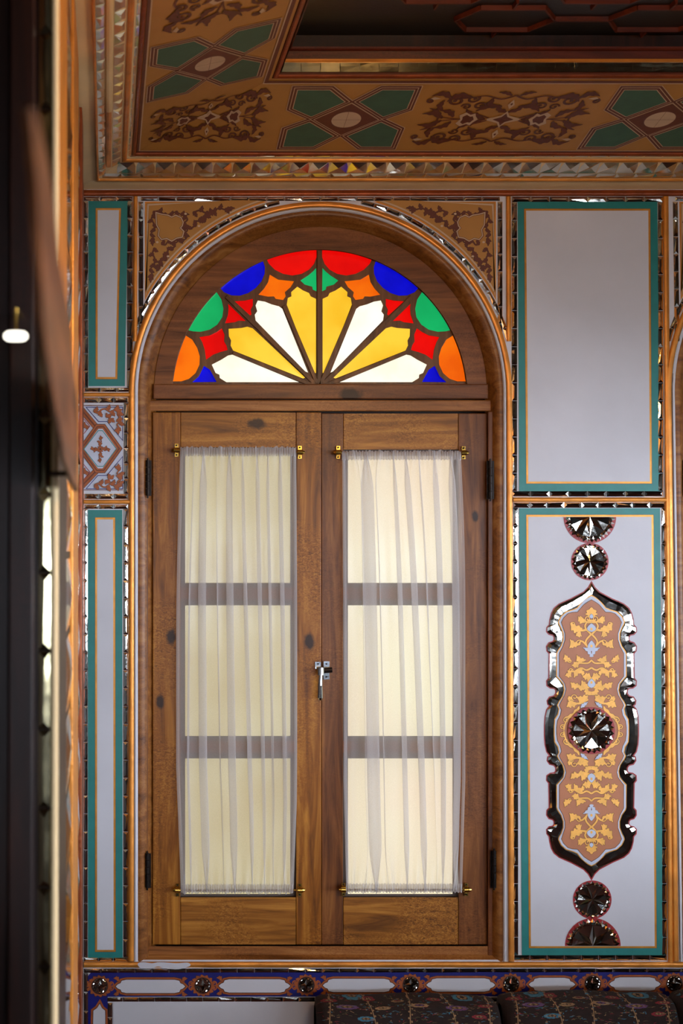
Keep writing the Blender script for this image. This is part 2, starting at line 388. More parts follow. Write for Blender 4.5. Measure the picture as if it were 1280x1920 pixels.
# back wall with two arched openings
m = Mesh(); top = 352
hole = arch(348, 1803); hole2 = shifted(hole)
def wallpt(X, Z): # world -> px
    r = Vector((X, D, Z)) - CAM; f = r.y * cp + r.z * sp_; u = -r.y * sp_ + r.z * cp
    return (PX + F * r.x / f, 960 - F * u / f)
outer = [wallpt(XL, ZC), wallpt(XR, ZC), wallpt(XR, 0), wallpt(XL, 0)]
m.slab(outer, 0, .14, 'white', [hole, hole2]); struct(m.build('wall_back'), 'white plaster back wall with arched window openings')
BAY0 = 3.1
m = Mesh(); m.box((XL - 2.1, YF - BAY0, -.1), (XR + BAY0, D + 1.5, 0), 'carpet'); struct(m.build('floor'))
# left wall : far pier, then a dark recess beside the camera
ZR = 1.40
m = Mesh(); m.box((XL - .12, ZR, 0), (XL, D, ZC + .3), 'w_dark'); m.box((XL - .42, YF, 0), (XL - .3, ZR, ZC + .3), 'black')
m.box((XL - .3, ZR, 0), (XL - .12, ZR + .1, ZC + .3), 'w_dark'); struct(m.build('wall_left'))
# room behind the camera, with daylight windows
m = Mesh(); zt = ZC + .35
def wall_x(m, X, y0, y1, opens, mat, th=.12):
    ys = [y0]
    for (a, b, z0, z1) in opens:
        m.box((X, ys[-1], 0), (X + th, a, zt), mat); m.box((X, a, 0), (X + th, b, z0), mat); m.box((X, a, z1), (X + th, b, zt), mat); ys.append(b)
    m.box((X, ys[-1], 0), (X + th, y1, zt), mat)
BAY = 3.0; OZ0, OZ1 = .88, 1.69
RW = [(-2.5, -.75, OZ0, OZ1), (-.65, .85, OZ0, OZ1), (.95, 2.6, OZ0, OZ1)]
wall_x(m, XR, YF, D, RW, 'wallroom')
# unseen porch added outside to cut the daylight off the upper wall
m.box((XR + .12, YF - 1.5, OZ1), (XR + BAY, D + 1.4, OZ1 + .06), 'wallroom'); m.box((XR + .12, YF - 1.5, OZ0 - .06), (XR + BAY, D + 1.4, OZ0), 'wallroom')
struct(m.build('wall_right'))
m = Mesh(); FW = [(.1, 1.4, OZ0, OZ1), (1.55, 2.9, OZ0, OZ1)]
xs = [XL - .42]
for (a, b, z0, z1) in FW:
    m.box((xs[-1], YF - .12, 0), (a, YF, zt), 'roomtrim'); m.box((a, YF - .12, 0), (b, YF, z0), 'wallroom'); m.box((a, YF - .12, z1), (b, YF, zt), 'wallroom'); xs.append(b)
m.box((xs[-1], YF - .12, 0), (XR, YF, zt), 'roomtrim')
m.box((XL - 2, YF - BAY, OZ1), (XR + .12, YF - .12, OZ1 + .06), 'wallroom'); m.box((XL - 2, YF - BAY, OZ0 - .06), (XR + .12, YF - .12, OZ0), 'wallroom')  # second unseen porch, added to shape the daylight from behind
struct(m.build('wall_front'))
mday, nt, b = newmat('daylit_glass'); b.inputs['Base Color'].default_value = (.1, .1, .1, 1)
b.inputs['Emission Color'].default_value = DAY + (1,); b.inputs['Emission Strength'].default_value = WIN_RIGHT; M['day1'] = mday
mday2, nt, b = newmat('daylit_glass_behind'); b.inputs['Base Color'].default_value = (.1, .1, .1, 1)
b.inputs['Emission Color'].default_value = DAY + (1,); b.inputs['Emission Strength'].default_value = WIN_BEHIND; M['day2'] = mday2
e = struct(empty('window_3', (XR + BAY, .3, OZ0)), 'long daylit window of the added unseen porch on the right')
q = Mesh(); q.box((XR + BAY, YF - 1.5, OZ0), (XR + BAY + .02, D + 1.4, OZ1), 'day1'); q.box((XR + .12, YF - 1.52, OZ0), (XR + BAY, YF - 1.5, OZ1), 'day1'); q.build('pane', e)  # glowing end pane added to put bright reflections in the wall mirrors
q = Mesh()
for k in range(9): q.box((XR + BAY - .05, YF - 1.5 + k * .9, OZ0), (XR + BAY, YF - 1.44 + k * .9, OZ1), 'w_red')
q.build('window_frame', e)
e = struct(empty('window_4', (1.5, YF - BAY, OZ0)), 'long daylit window of the added unseen porch behind the viewer')
q = Mesh(); q.box((XL - 2, YF - BAY - .02, OZ0), (XR + .12, YF - BAY, OZ1), 'day2'); q.build('pane', e)
q = Mesh()
for k in range(7): q.box((XL - 2 + k * .85, YF - BAY, OZ0), (XL - 1.94 + k * .85, YF - BAY + .05, OZ1), 'w_red')
q.build('window_frame', e)
# ------------------------------------------------------------------ ceiling coves: inset w from the outer corner
OX, OY = .064, 3.07
XE, YE = XR, YF
def Hc(w, y): return (OY - w) * math.tan(math.atan((960 - y) / F) + PITCH)
H0, H1, H2, H3, H4, H5, H6, H7, H8, H9 = Hc(-.144, 355), Hc(-.087, 334), Hc(-.045, 313), Hc(-.03, 303), Hc(-.01, 294), Hc(0, 290), Hc(.319, 147), Hc(.335, 139), Hc(.34, 113), Hc(.352, 90)
def cv(w, h, along, side):      # side 'b': along = X, side 'l': along = Y
    return Vector((along, OY - w, CH + h)) if side == 'b' else Vector((OX + w, along, CH + h))
def band(w0, h0, w1, h1, mat, name=None, mh=None):
    m = mh or Mesh(); c0 = Vector((OX + w0, OY - w0, CH + h0)); c1 = Vector((OX + w1, OY - w1, CH + h1))
    m.face([c0, Vector((XE, OY - w0, CH + h0)), Vector((XE, OY - w1, CH + h1)), c1], mat)
    m.face([c0, c1, Vector((OX + w1, YE, CH + h1)), Vector((OX + w0, YE, CH + h0))], mat)
    return m
m = Mesh(); m.box((XL - .42, YF - .12, CH + 1.2), (XR + .12, D + .14, CH + 1.25), 'w_dark')
band(-.150, H0, -.087, H1, 'cove', mh=m); band(-.087, H1, 0, H5, 'cove', mh=m)
m.box((XL - .3, YF, CH + .97), (XL, ZR, CH + .99), 'w_dark')
band(0, H5, .319, H6, 'tan', mh=m); band(.319, H6, .34, H8, 'brown', mh=m); band(.34, H8, .352, H9, 'w_red', mh=m); band(.352, H9, .36, H9 + .06, 'w_dark', mh=m)
ceil = struct(m.build('ceiling'), 'coved ceiling with painted border around a dark coffer')
def cove_bead(w, h, wid, mat, name, hb=.006, ys=None):
    m = Mesh()
    def prof(fn):
        return [fn(w + wid / 2 * c, h - hb * k) for c, k in ((-1, -.1), (-.9, .6), (-.4, 1), (.4, 1), (.9, .6), (1, -.1))]
    rows = [prof(lambda a, b: Vector((XE, OY - a, CH + b))), prof(lambda a, b: Vector((OX + a, OY - a, CH + b))), prof(lambda a, b: Vector((OX + a, YE if ys is None else ys, CH + b)))]
    if ys is not None: rows = rows[1:]
    m.grid(rows, mat); return struct(m.build(name))
tn = 1
for (w, h, wid, mat) in ((-.088, H1 - .002, .006, 'gold'), (-.0185, H3 + .001, .013, 'gold'), (.006, H5 + .001, .010, 'copper'), (.327, H6 + .003, .012, 'copper'), (.3405, H8 + .001, .007, 'gold'), (.352, H9, .014, 'w_red')):
    cove_bead(w, h, wid, mat, 'trim_%d' % tn); tn += 1
m = Mesh(); rows = []
for (Y0, Y1, mat) in ((OY - 0 , 2.68, 'gold'), (2.68, YF, 'cove')):
    m.grid([[Vector((OX - .059 + .0065 * c, y, CH + (H1 + H2) / 2 - .003 - .005 * k)) for c, k in ((-1, -.1), (-.8, .8), (0, 1), (.8, .8), (1, -.1))] for y in (Y0, Y1)], mat)
struct(m.build('trim_%d' % tn), 'half painted bead on the left cove'); tn += 1
def cove_strip(w0, h0, w1, h1, label, piece=.05, m='mirror_soft', rise=.13, wide=0):
    s = Mesh(); wc = (w0 + w1) / 2; wd_ = abs(w1 - w0); sl = (h1 - h0) / (w1 - w0)
    nrm = Vector((0, -(h1 - h0), -(w1 - w0))).normalized()
    def mb(x, y, h):  # back: x=X, y=w
        p = Vector((x, OY - y, CH + h0 + (y - w0) * sl)); return p + Vector((0, -sl, -1)).normalized() * h
    def ml(x, y, h):
        p = Vector((OX + y, x, CH + h0 + (y - w0) * sl)); return p + Vector((sl, 0, -1)).normalized() * h
    mirror_run(s, mb, [(OX + wc, wc - wide / 2), (2.2, wc - wide / 2)], wd_ + wide, piece, rise, m, 1)
    mirror_run(s, ml, [(OY - wc, wc), (.9, wc)], wd_, piece, rise, m, 1)
    return tag(s.build('mirror_strip'), label, 'mirror strip', 'bevelled mirror strips of the ceiling')
cove_strip(-.085, H1 + .001, -.067, H1 * .6 + H2 * .4, 'lowest mirror strip of the ceiling cove, next to the cream plaster')
cove_strip(-.050, H2 * .9 + H1 * .1, -.026, H3, 'wider mirror strip of the ceiling cove, between the gilt bead and the lowest strip', wide=.0165)
cove_strip(-.011, H4, -.001, H5 - .001, 'thin mirror strip at the outer edge of the tan ceiling border', .048)
cove_strip(.3375, H7 + .004, .3395, H8 - .002, 'mirror strip around the dark wooden ceiling coffer', .045, 'mirror_dim', .3)
# lattice in the coffer
PL['ceiling'] = Vector((0, 0, 0)); LZ = CH + H9 + .028
m = Mesh(); m.face([(OX + .3, YF, LZ), (XR, YF, LZ), (XR, OY - .3, LZ), (OX + .3, OY - .3, LZ)], 'black')
m.build('coffer_panel', ceil)
m = Mesh()
def bar(m, a, b, w=.007, h=.010, mat='w_red', z=LZ):
    a = Vector(a); b = Vector(b); t = (b - a).normalized(); n = Vector((-t.y, t.x, 0)) * w / 2; u = Vector((0, 0, -h)); o = Vector((0, 0, z))
    A = [a.to_3d() + n + o, b.to_3d() + n + o, b.to_3d() - n + o, a.to_3d() - n + o]; B = [a.to_3d() + n * .6 + o + u, b.to_3d() + n * .6 + o + u, b.to_3d() - n * .6 + o + u, a.to_3d() - n * .6 + o + u]
    m.face(B, mat)
    for q in range(4): m.face([A[q], A[(q + 1) % 4], B[(q + 1) % 4], B[q]], mat)
for i in range(-1, 8):
    for j in range(7):
        x = .54 + i * .34 + (.17 if j % 2 else 0); y = 2.62 - j * .14
        H = [(x - .11, y), (x - .07, y + .055), (x + .07, y + .055), (x + .11, y), (x + .07, y - .055), (x - .07, y - .055)]
        if x - .12 < OX + .37 or x > 3.2: continue
        for q in range(6): bar(m, H[q], H[(q + 1) % 6])
        bar(m, (x + .11, y), (x + .23, y)); bar(m, (x, y + .055), (x, y + .085)); bar(m, (x, y - .055), (x, y - .085))
m.build('coffer_lattice', ceil)
# painted border of the ceiling, drawn in plan (X, Y)
def cmap(X, Y, h):
    t = min((X - OX), (OY - Y)); t = max(0, min(.319, t)); return Vector((X, Y, CH + H5 + t * (H6 - H5) / .319 - h))
pb = Vector((0, OY, CH + H5))
nb = Vector((0, (H6 - H5) / .319, 1)).normalized()
def cpx(x, y):
    p = on_plane(x, y, pb, nb); return (p.x, p.y)
P = Painter(cmap, base=.0015)
wA = .319
def lines(w0, w1, mat, lay):
    P.poly([(OX + w0, OY - w0), (2.6, OY - w0), (2.6, OY - w1), (OX + w1, OY - w1)], mat, lay); P.poly([(OX + w0, OY - w0), (OX + w1, OY - w1), (OX + w1, .6), (OX + w0, .6)], mat, lay)
for a, b, c in ((.012, .0185, 'brown'), (.0185, .0215, 'cream'), (.300, .303, 'cream'), (.303, .312, 'brown')): lines(a, b, c, 0)
def crossing(P, cx, cy, ax):
    """four green fields around a brown diamond. ax: 'X' run along X, 'Y' run along Y"""
    def T(p): return (cx + p[0], cy + p[1]) if ax == 'X' else (cx + p[1], cy + p[0])
    old = P.T; P.T = T
    for sx in (1, -1):
        for sy in (1, -1):
            g = [(sx * a, sy * b) for a, b in ((.018, .072), (.088, .012), (.137, .045), (.137, .118), (.062, .118))]
            P.poly(offset(g, .0165), 'cream', 0); P.poly(offset(g, .0145), 'brown', 1); P.poly(offset(g, .0095), 'cream', 2)
            P.poly(offset(g, .0075), 'brown', 3); P.poly(offset(g, .002), 'cream', 4); P.poly(g, 'cgreen', 5)
    d = [(-.078, 0), (0, .066), (.078, 0), (0, -.066)]
    P.poly(offset(d, .002), 'cream', 6); P.poly(d, 'brown', 7); P.disc((0, 0), .036, .033, 'cream', 8, 28); P.stroke([(-.036, 0), (.036, 0)], .0008, .0008, 'brown', 9, False); P.stroke([(0, -.033), (0, .033)], .0008, .0008, 'brown', 9, False)
    P.T = old
def arabesque(P, cx, cy, ax, hx=.215, hy=.108):
    old = P.T; e = .0022; b = 'brown'; k = 'line'
    class Q:
        pass
    def q(P0):
        P = Q(); P.stroke = lambda pts, a, c, *r_: P0.stroke(pts, a * .62, c * .62, *r_); P.poly = P0.poly; P.curl = lambda p, a, r1, w1, *r_, **kw: P0.curl(p, a, r1, w1 * .6, *r_, **kw); P.leaf = lambda p, q_, w1, *r_, **kw: P0.leaf(p, q_, w1 * .6, *r_, **kw)
        K = dict(edge=k, e=.0008)
        P.stroke([(.03 , .0), (.07, .02), (.10, .0), (.16, .01)], .007, .005, b, 1)
        P.stroke([(.0, .1), (.03, .085), (.07, .098), (.105, .09), (.15, .085)], .009, .006, b, 1)
        P.leaf((.02, .055), (.075, .03), .03, b, 2, .2, **K); P.leaf((.05, .09), (.03, .055), .025, b, 2, .3, **K)
        P.leaf((.0, .03), (.03, .06), .022, b, 2, -.2, **K)
        P.leaf((.10, .092), (.155, .07), .035, b, 2, .3, **K); P.leaf((.15, .085), (.2, .092), .03, b, 2, .35, **K)
        P.curl((.085, .095), 4.4, .015, .008, b, 2, 1, **K); P.curl((.15, .085), 4.8, .017, .009, b, 2, -1, **K)
        P.leaf((.165, .08), (.15, .035), .022, b, 2, .25, **K); P.leaf((.125, .01), (.165, .035), .026, b, 2, .2, **K)
        P.leaf((.15, .005), (.205, .02), .028, b, 2, .2, **K); P.leaf((.16, .0), (.195, .045), .018, b, 2, .2, **K)
        P.leaf((.06, .015), (.10, .045), .024, b, 2, -.2, **K); P.leaf((.045, .0), (.07, .03), .016, b, 2, -.2, **K)
        P.curl((.06, .06), 1.0, .014, .007, b, 2, -1, **K); P.curl((.19, .085), .4, .010, .007, b, 2, -1, **K)
        P.curl((.118, .055), 2.0, .012, .006, b, 2, 1, **K); P.leaf((.01, .1), (.045, .112), .016, b, 2, .1, **K)
        P.poly([(.105, 0), (.112, .018), (.098, .03), (.085, .02), (.075, .026), (.07, .012), (.062, 0)], 'cream', 4); P.poly([(.1, 0), (.102, .012), (.094, .02), (.084, .012), (.078, .014), (.072, 0)], b, 5)
        P.poly([(0, .045), (.008, .062), (0, .085)], 'cream', 5); P.poly([(0, .06), (.003, .066), (0, .072)], b, 6)
        P.poly([(0, .036), (.01, .016), (.04, .004), (.04, 0), (0, 0)], 'cream', 4); P.poly([(0, .026), (.007, .011), (.026, 0), (0, 0)], b, 5)
        P.poly([(.175, .088), (.192, .096), (.2, .088), (.19, .083)], 'cream', 5)
    for sx in (1, -1):
        for sy in (1, -1):
            if ax == 'X': P.T = (lambda sx, sy: lambda p: (cx + sx * p[0] * hx / .215, cy + sy * p[1] * hy / .112))(sx, sy)
            else: P.T = (lambda sx, sy: lambda p: (cx + sy * p[1] * hy / .112, cy + sx * p[0] * hx / .215))(sx, sy)
            q(P)
    P.T = old
c1 = cpx(655, 204); c2 = cpx(1250, 205); mid = OY - .16; step = c2[0] - c1[0]
crossing(P, c1[0], mid, 'X'); crossing(P, c2[0], mid, 'X'); crossing(P, c2[0] + step, mid, 'X')
arabesque(P, (c1[0] + c2[0]) / 2, mid, 'X'); arabesque(P, c2[0] + step / 2, mid, 'X')
arabesque(P, OX + .185, mid - .012, 'X', .15, .108)
crossing(P, OX + .16, OY - .50, 'Y'); arabesque(P, OX + .16, OY - .90, 'Y'); crossing(P, OX + .16, OY - 1.32, 'Y')
tag(P.build('ceiling_painting'), 'tan ceiling border painted with brown arabesques and green crossing fields', 'painted border')
# ================================================================== GILT TRIMS ON THE BACK WALL
def trim(path, w, mat='gold', h=.007, label=None):
    global tn
    o = struct(moulding(path, w, h, mat).build('trim_%d' % tn, smooth=True), label); tn += 1; return o
trim([(152.5, 356), (152.5, 1150), (151, 1990)], 9, 'copper')
trim([(150, 362), (1400, 362)], 12, 'copper', .009, 'ochre rail along the top of the wall')
trim([(254, 368), (253, 640)], 8); trim([(953, 368), (954, 640)], 9); trim([(1248, 368), (1257, 1808)], 10)
trim([(157, 740), (243, 740)], 8); trim([(157, 941), (243, 941)], 8); trim([(962, 937), (1250, 937)], 9)
trim([(157, 1809), (1400, 1809)], 11, 'gold', .008)
ringp = [(AC[0] - 355, 1803)] + [(AC[0] - 354 * math.cos(math.pi * i / 60), AC[1] - 354 * math.sin(math.pi * i / 60)) for i in range(61)] + [(AC[0] + 358, 1803)]
trim(ringp, 11, 'gold', .008, 'gilt arch bead around the window')
trim(shifted(ringp), 11, 'gold', .008)
# ================================================================== MIRROR BORDERS ON THE BACK WALL
mirror_frame('mirror_border', 157, 369, 249, 735, 8, 'mirror border around the narrow upper left panel', 32, bands={'r': 11, 'l': 8})
mirror_frame('mirror_border', 157, 745, 241, 936, 10, 'mirror strips beside the small tiled panel', 30, 'tbr', {'l': 0, 'r': 9})
mirror_frame('mirror_border', 157, 946, 240, 1803, 8, 'mirror border around the narrow lower left panel', 33, bands={'r': 9, 'l': 7})
mirror_frame('mirror_border', 959, 369, 1243, 931, 10, 'mirror border around the blank upper right panel', 34)
mirror_frame('mirror_border', 961, 942, 1250, 1801, 10, 'mirror border around the lower right medallion panel', 33)
mirror_frame('mirror_border', 157, 1816, 1340, 1940, 8, 'mirror strip above the blue frieze', 32, 'tl')
m = Mesh(); mirror_run(m, wallmap, [(200, 1874), (1340, 1874)], 8, 30); mirror_run(m, wallmap, [(206, 1880), (206, 1990)], 9, 30)
tag(m.build('mirror_border'), 'mirror strip below the blue frieze, edging the white dado', 'mirror border', 'bevelled mirror strips on the wall')
# ================================================================== SPANDRELS
def spandrel(side, label, shift=0):
    R0 = 372; pts = []
    sgn = -1 if side == 'l' else 1
    cx = AC[0]; xe = cx + sgn * 329; yt = 378
    th0 = math.asin((AC[1] - yt) / R0); th1 = math.acos(abs(xe - cx) / R0)
    arc = [(cx + sgn * R0 * math.cos(th1 + (th0 - th1) * i / 20), AC[1] - R0 * math.sin(th1 + (th0 - th1) * i / 20)) for i in range(21)]
    tri = [(xe, yt)] + arc
    fn = (lambda p: p)
    if shift: fn = lambda p: shifted([p])[0]
    P = Painter(wallmap); P.T = fn
    P.poly(tri, 'gold', 0); a = offset(tri, -2.5); P.poly(a, 'tan', 1); P.poly(offset(tri, -4.5), 'cream', 2); P.poly(offset(tri, -7.5), 'tan', 3)
    X = lambda x, y: (cx + sgn * (600.5 - (240 + x / 3.2)), 340 + y / 3.2)
    car = [X(*c) for c in ((166, 186), (200, 196), (240, 202), (262, 214), (285, 202), (318, 216), (332, 245), (326, 268), (316, 280), (336, 300), (326, 336), (292, 342), (262, 360), (232, 344), (200, 350), (180, 326), (186, 290), (170, 262), (168, 225))]
    for (a, b, w, n, h) in (((150, 185), (350, 200), 34, 6, 1), ((150, 200), (150, 370), 34, 6, -1), ((345, 210), (345, 330), 38, 4, 1), ((200, 375), (325, 350), 36, 4, -1),
                         ((340, 300), (440, 225), 42, 3, 1), ((390, 190), (620, 165), 40, 7, 1), ((430, 240), (500, 190), 44, 3, -1),
                         ((300, 350), (225, 440), 42, 3, -1), ((160, 400), (140, 590), 36, 6, -1), ((225, 440), (180, 520), 44, 3, 1)):
        P.sprig(X(*a), X(*b), w * .85 / 3.2, 'brown', 4, 'line', .6, n, h * sgn)
    P.poly(offset(car, 1.8), 'brown', 8); P.poly(offset(car, .6), 'cream', 9); P.poly(offset(car, -1.2), 'line', 10); P.poly(offset(car, -1.9), 'tan', 11)
    for p in ((345, 195), (175, 365), (425, 268), (240, 450)): P.disc(X(*p), 2.6, 2.0, 'cream', 9, 10)
    o = P.build('spandrel_panel'); tag(o, label, 'painted spandrel', 'painted spandrels over the arches')
    m = Mesh(); rr = 366.5; path = [(cx + sgn * rr * math.cos(t), AC[1] - rr * math.sin(t)) for t in [.27 + (1.36 - .27) * i / 16 for i in range(17)]]
    xm = cx + sgn * 336.5
    mp = (lambda x, y, h: wallmap(*fn((x, y)), h))
    mirror_run(m, mp, path, 8, 30); 
    mirror_run(m, mp, [(xm, 378), (xm, 640)], 9, 32); mirror_run(m, mp, [(xm, 373), (cx, 373)], 7, 34)
    tag(m.build('mirror_border'), 'mirror strips framing ' + {'l': 'the spandrel left of the stained glass arch', 'r': 'the spandrel right of the stained glass arch'}[side] if not shift else 'mirror strips framing the spandrel cut by the right edge', 'mirror border', 'bevelled mirror strips on the wall')
spandrel('l', 'painted tan corner left above the stained glass arch'); spandrel('r', 'painted tan corner right above the stained glass arch')
spandrel('l', 'painted tan corner cut off by the right edge of the view', 1)
# ================================================================== PAINTED PANELS
def panel(go, wi, label, cat='wall plaque'):
    """go: green outer corners tl,tr,br,bl ; wi: white inner corners"""
    P = Painter(wallmap, base=.0012)
    r = [offset(go, -3)[i] for i in range(4)]
    P.poly(go, 'green', 0); P.poly(offset(wi, 4), 'copper', 1); P.poly(offset(wi, 3.4), 'goldline', 2); P.poly(wi, 'white', 3)
    o = P.build('green_framed_plaque'); tag(o, label, cat, 'green bordered wall panels'); return o
panel([(166, 377), (240, 377), (234, 724), (166, 724)], [(183, 394), (223, 394), (216, 707), (183, 707)], 'narrow white panel in a green frame, upper left of the window')
panel([(165, 956), (229, 956), (230, 1797), (165, 1797)], [(182, 974), (212, 974), (213, 1781), (182, 1781)], 'tall narrow white panel in a green frame, lower left of the window')
panel([(970, 378), (1232, 378), (1237, 921), (973, 921)], [(986, 395), (1215, 395), (1218, 903), (990, 903)], 'large blank white panel in a green frame, right of the window')
panel([(973, 953), (1237, 953), (1243, 1791), (978, 1791)], [(990, 969), (1221, 969), (1227, 1774), (995, 1774)], 'tall white panel in a green frame holding the long medallion')
# small tiled panel
P = Painter(wallmap, base=.0012); S = lambda x, y: (x / 3.097, 340 + y / 3.097)
P.poly(rect(146, 760, 230, 919), 'pale', 0)
for y in (760.5, 918.5): P.stroke([(147, y), (230, y)], 1.4, 1.4, 'brown', 6, False)
hexo = [S(*c) for c in ((558, 1412), (608, 1412), (708, 1552), (608, 1692), (556, 1692), (455, 1556))]
for pth in ([(455, 1305), (560, 1430)], [(455, 1790), (560, 1680)]): P.stroke([S(*c) for c in pth], 12, 12, 'line', 1, False); P.stroke([S(*c) for c in pth], 10.6, 10.6, 'rust', 2, False); P.stroke([S(*c) for c in pth], 2.2, 2.2, 'brown', 3, False)
P.poly(offset(hexo, 1), 'line', 4); P.poly(hexo, 'rust', 5); P.poly(offset(hexo, -3.4), 'brown', 6); P.poly(offset(hexo, -5), 'rust', 7); P.poly(offset(hexo, -8), 'pale', 8)
hi = [S(*c) for c in ((570, 1448), (595, 1448), (675, 1553), (600, 1655), (566, 1655), (487, 1555))]
P.outline(hi, 1.3, 'green', 9)
c = S(582, 1555)
for k in range(4):
    a = k * math.pi / 2; L = 24 if k % 2 else 20
    P.sprig(c, (c[0] + math.cos(a) * L * .75, c[1] + math.sin(a) * L * .9), 6.5, 'rust', 10, 'line', .5, 4)
P.disc(c, 4.5, 4.5, 'rust', 13); P.disc(c, 1.6, 1.6, 'line', 14, 8)
for pts in ([(500, 1312), (712, 1312), (712, 1505), (622, 1395), (572, 1395)], [(500, 1785), (712, 1785), (712, 1598), (620, 1708), (568, 1708)]): P.outline([S(*q) for q in pts], 1.4, 'blue', 3)
for pts in ([(450, 1335), (522, 1422), (450, 1510)], [(450, 1600), (522, 1688), (450, 1775)]): P.outline([S(*q) for q in pts], 1.3, 'red', 3)
for (a, b, w, n, h) in (((545, 1335), (690, 1325), 34, 5, 1), ((620, 1345), (655, 1385), 30, 2, 1), ((695, 1335), (690, 1450), 34, 4, 1), ((550, 1765), (690, 1770), 34, 5, -1), ((615, 1760), (650, 1720), 30, 2, -1), ((695, 1765), (690, 1660), 34, 4, -1), ((452, 1422), (500, 1422), 26, 4, 1), ((452, 1688), (500, 1688), 26, 4, 1), ((462, 1370), (462, 1470), 20, 4, 1), ((462, 1640), (462, 1740), 20, 4, 1)):
    P.sprig(S(*a), S(*b), w / 3.1, 'rust', 10, 'line', .5, n, h)
tag(P.build('painted_tile'), 'small white panel with a brown hexagon and blue lines between the two narrow panels', 'painted tile')
# ------------------------------------------------------------------ long medallion
MC = (1108.5, 1370.0)
out_q = [(0, 277), (5, 268), (14, 259), (38.5, 246), (50, 241), (60, 236.5), (69, 229), (74, 220), (77, 208), (78, 198), (82.5, 193), (83, 186), (79, 181.5), (72, 180), (69, 176), (69, 170), (72, 166), (79, 164), (83, 158), (82.5, 150), (78, 145), (78.5, 120), (79, 98), (83, 93), (82.5, 85), (77, 81), (69, 80), (66, 76), (66, 69), (70, 64), (78, 62), (82, 56), (81, 50), (77, 47), (83, 39), (86, 26), (87, 9)]
in_q = [(0, 252.5), (6, 249.5), (14, 244), (21, 236), (26, 229.5), (34, 226), (47, 222), (56, 214), (61, 204), (60, 200), (56, 193), (52, 182), (52, 170), (56, 158), (63, 148), (64.5, 143), (64.5, 102), (60, 97.5), (52, 88), (50, 76), (53, 64), (60, 54), (63, 47.5), (60, 41), (62, 30), (68, 21), (69, 8)]
fi_q = [(0, 245), (7, 241), (14, 236), (21, 228), (26, 222), (36, 221.5), (44, 219), (52, 211), (56, 203), (53, 194), (49, 182), (49, 171), (53, 158), (60, 145), (60, 102), (56, 97), (49.5, 88), (47, 78), (50, 66), (57, 54), (60, 47), (56, 39), (58, 29), (63.5, 18), (65, 6)]
def full(q, c=MC):
    a = [(x, -y) for x, y in q]; b = [(x, y) for x, y in q[::-1]]; r = a + b
    l = [(-x, y) for x, y in r[::-1] if abs(x) > .1]
    # r runs top to bottom on the right, l bottom to top on the left
    return [(c[0] + x, c[1] + y) for x, y in r + l]
med = empty('medallion', W(MC[0], 1648, -.002)); tag(med, 'long lobed medallion with gold leaves on brown and a mirror rim', 'medallion')
P = Painter(wallmap, base=.0024); fo = full(out_q); P.poly(offset(fo, 2.2), 'red', 0); P.poly(fo, 'black', 1); P.build('red_outline', med)
# mirrored rim : ring cut in pieces, each bevelled
def resample(pts, n):
    L = [0]
    for i in range(len(pts)): L.append(L[-1] + math.dist(pts[i], pts[(i + 1) % len(pts)]))
    o = []; j = 0
    for k in range(n):
        s = L[-1] * k / n
        while L[j + 1] < s: j += 1
        t = (s - L[j]) / max(1e-9, L[j + 1] - L[j]); a = pts[j]; b = pts[(j + 1) % len(pts)]; o.append((a[0] + (b[0] - a[0]) * t, a[1] + (b[1] - a[1]) * t))
    return o
m = Mesh(); fi = full(in_q); rs = full(out_q)
inn = resample(fi, 900)
# pair every outer vertex with its nearest inner point
pair = []
for p in rs: pair.append(min(inn, key=lambda q: math.dist(p, q)))
hh = .003
for i in range(len(rs)):
    j = (i + 1) % len(rs); a, b = rs[i], rs[j]; c_, d_ = pair[j], pair[i]
    L = lambda p, q, t: (p[0] + (q[0] - p[0]) * t, p[1] + (q[1] - p[1]) * t)
    dz = random.uniform(-.0006, .0006)
    m1, m2 = L(a, d_, .3), L(b, c_, .3); m3, m4 = L(a, d_, .85), L(b, c_, .85)
    m.face([W(*a, -.0030), W(*b, -.0030), W(*m2, -.0030 - hh), W(*m1, -.0030 - hh)], 'mirror')
    m.face([W(*m1, -.0030 - hh), W(*m2, -.0030 - hh), W(*m4, -.0030 - hh * .8 - dz), W(*m3, -.0030 - hh * .8 - dz)], 'mirror')
m.build('mirror_rim', med)
P = Painter(wallmap, base=.0034)
P.poly(offset(fi, 1.6), 'goldline', 4); P.poly(fi, 'pale', 7); fl = full(fi_q); P.poly(offset(fl, .9), 'line', 9); P.poly(fl, 'field', 11)
P.build('brown_field', med)
P = Painter(wallmap, base=.0062)
mm = lambda x, y: ((x - 625) / 3.765, 449.5 - y / 3.765)
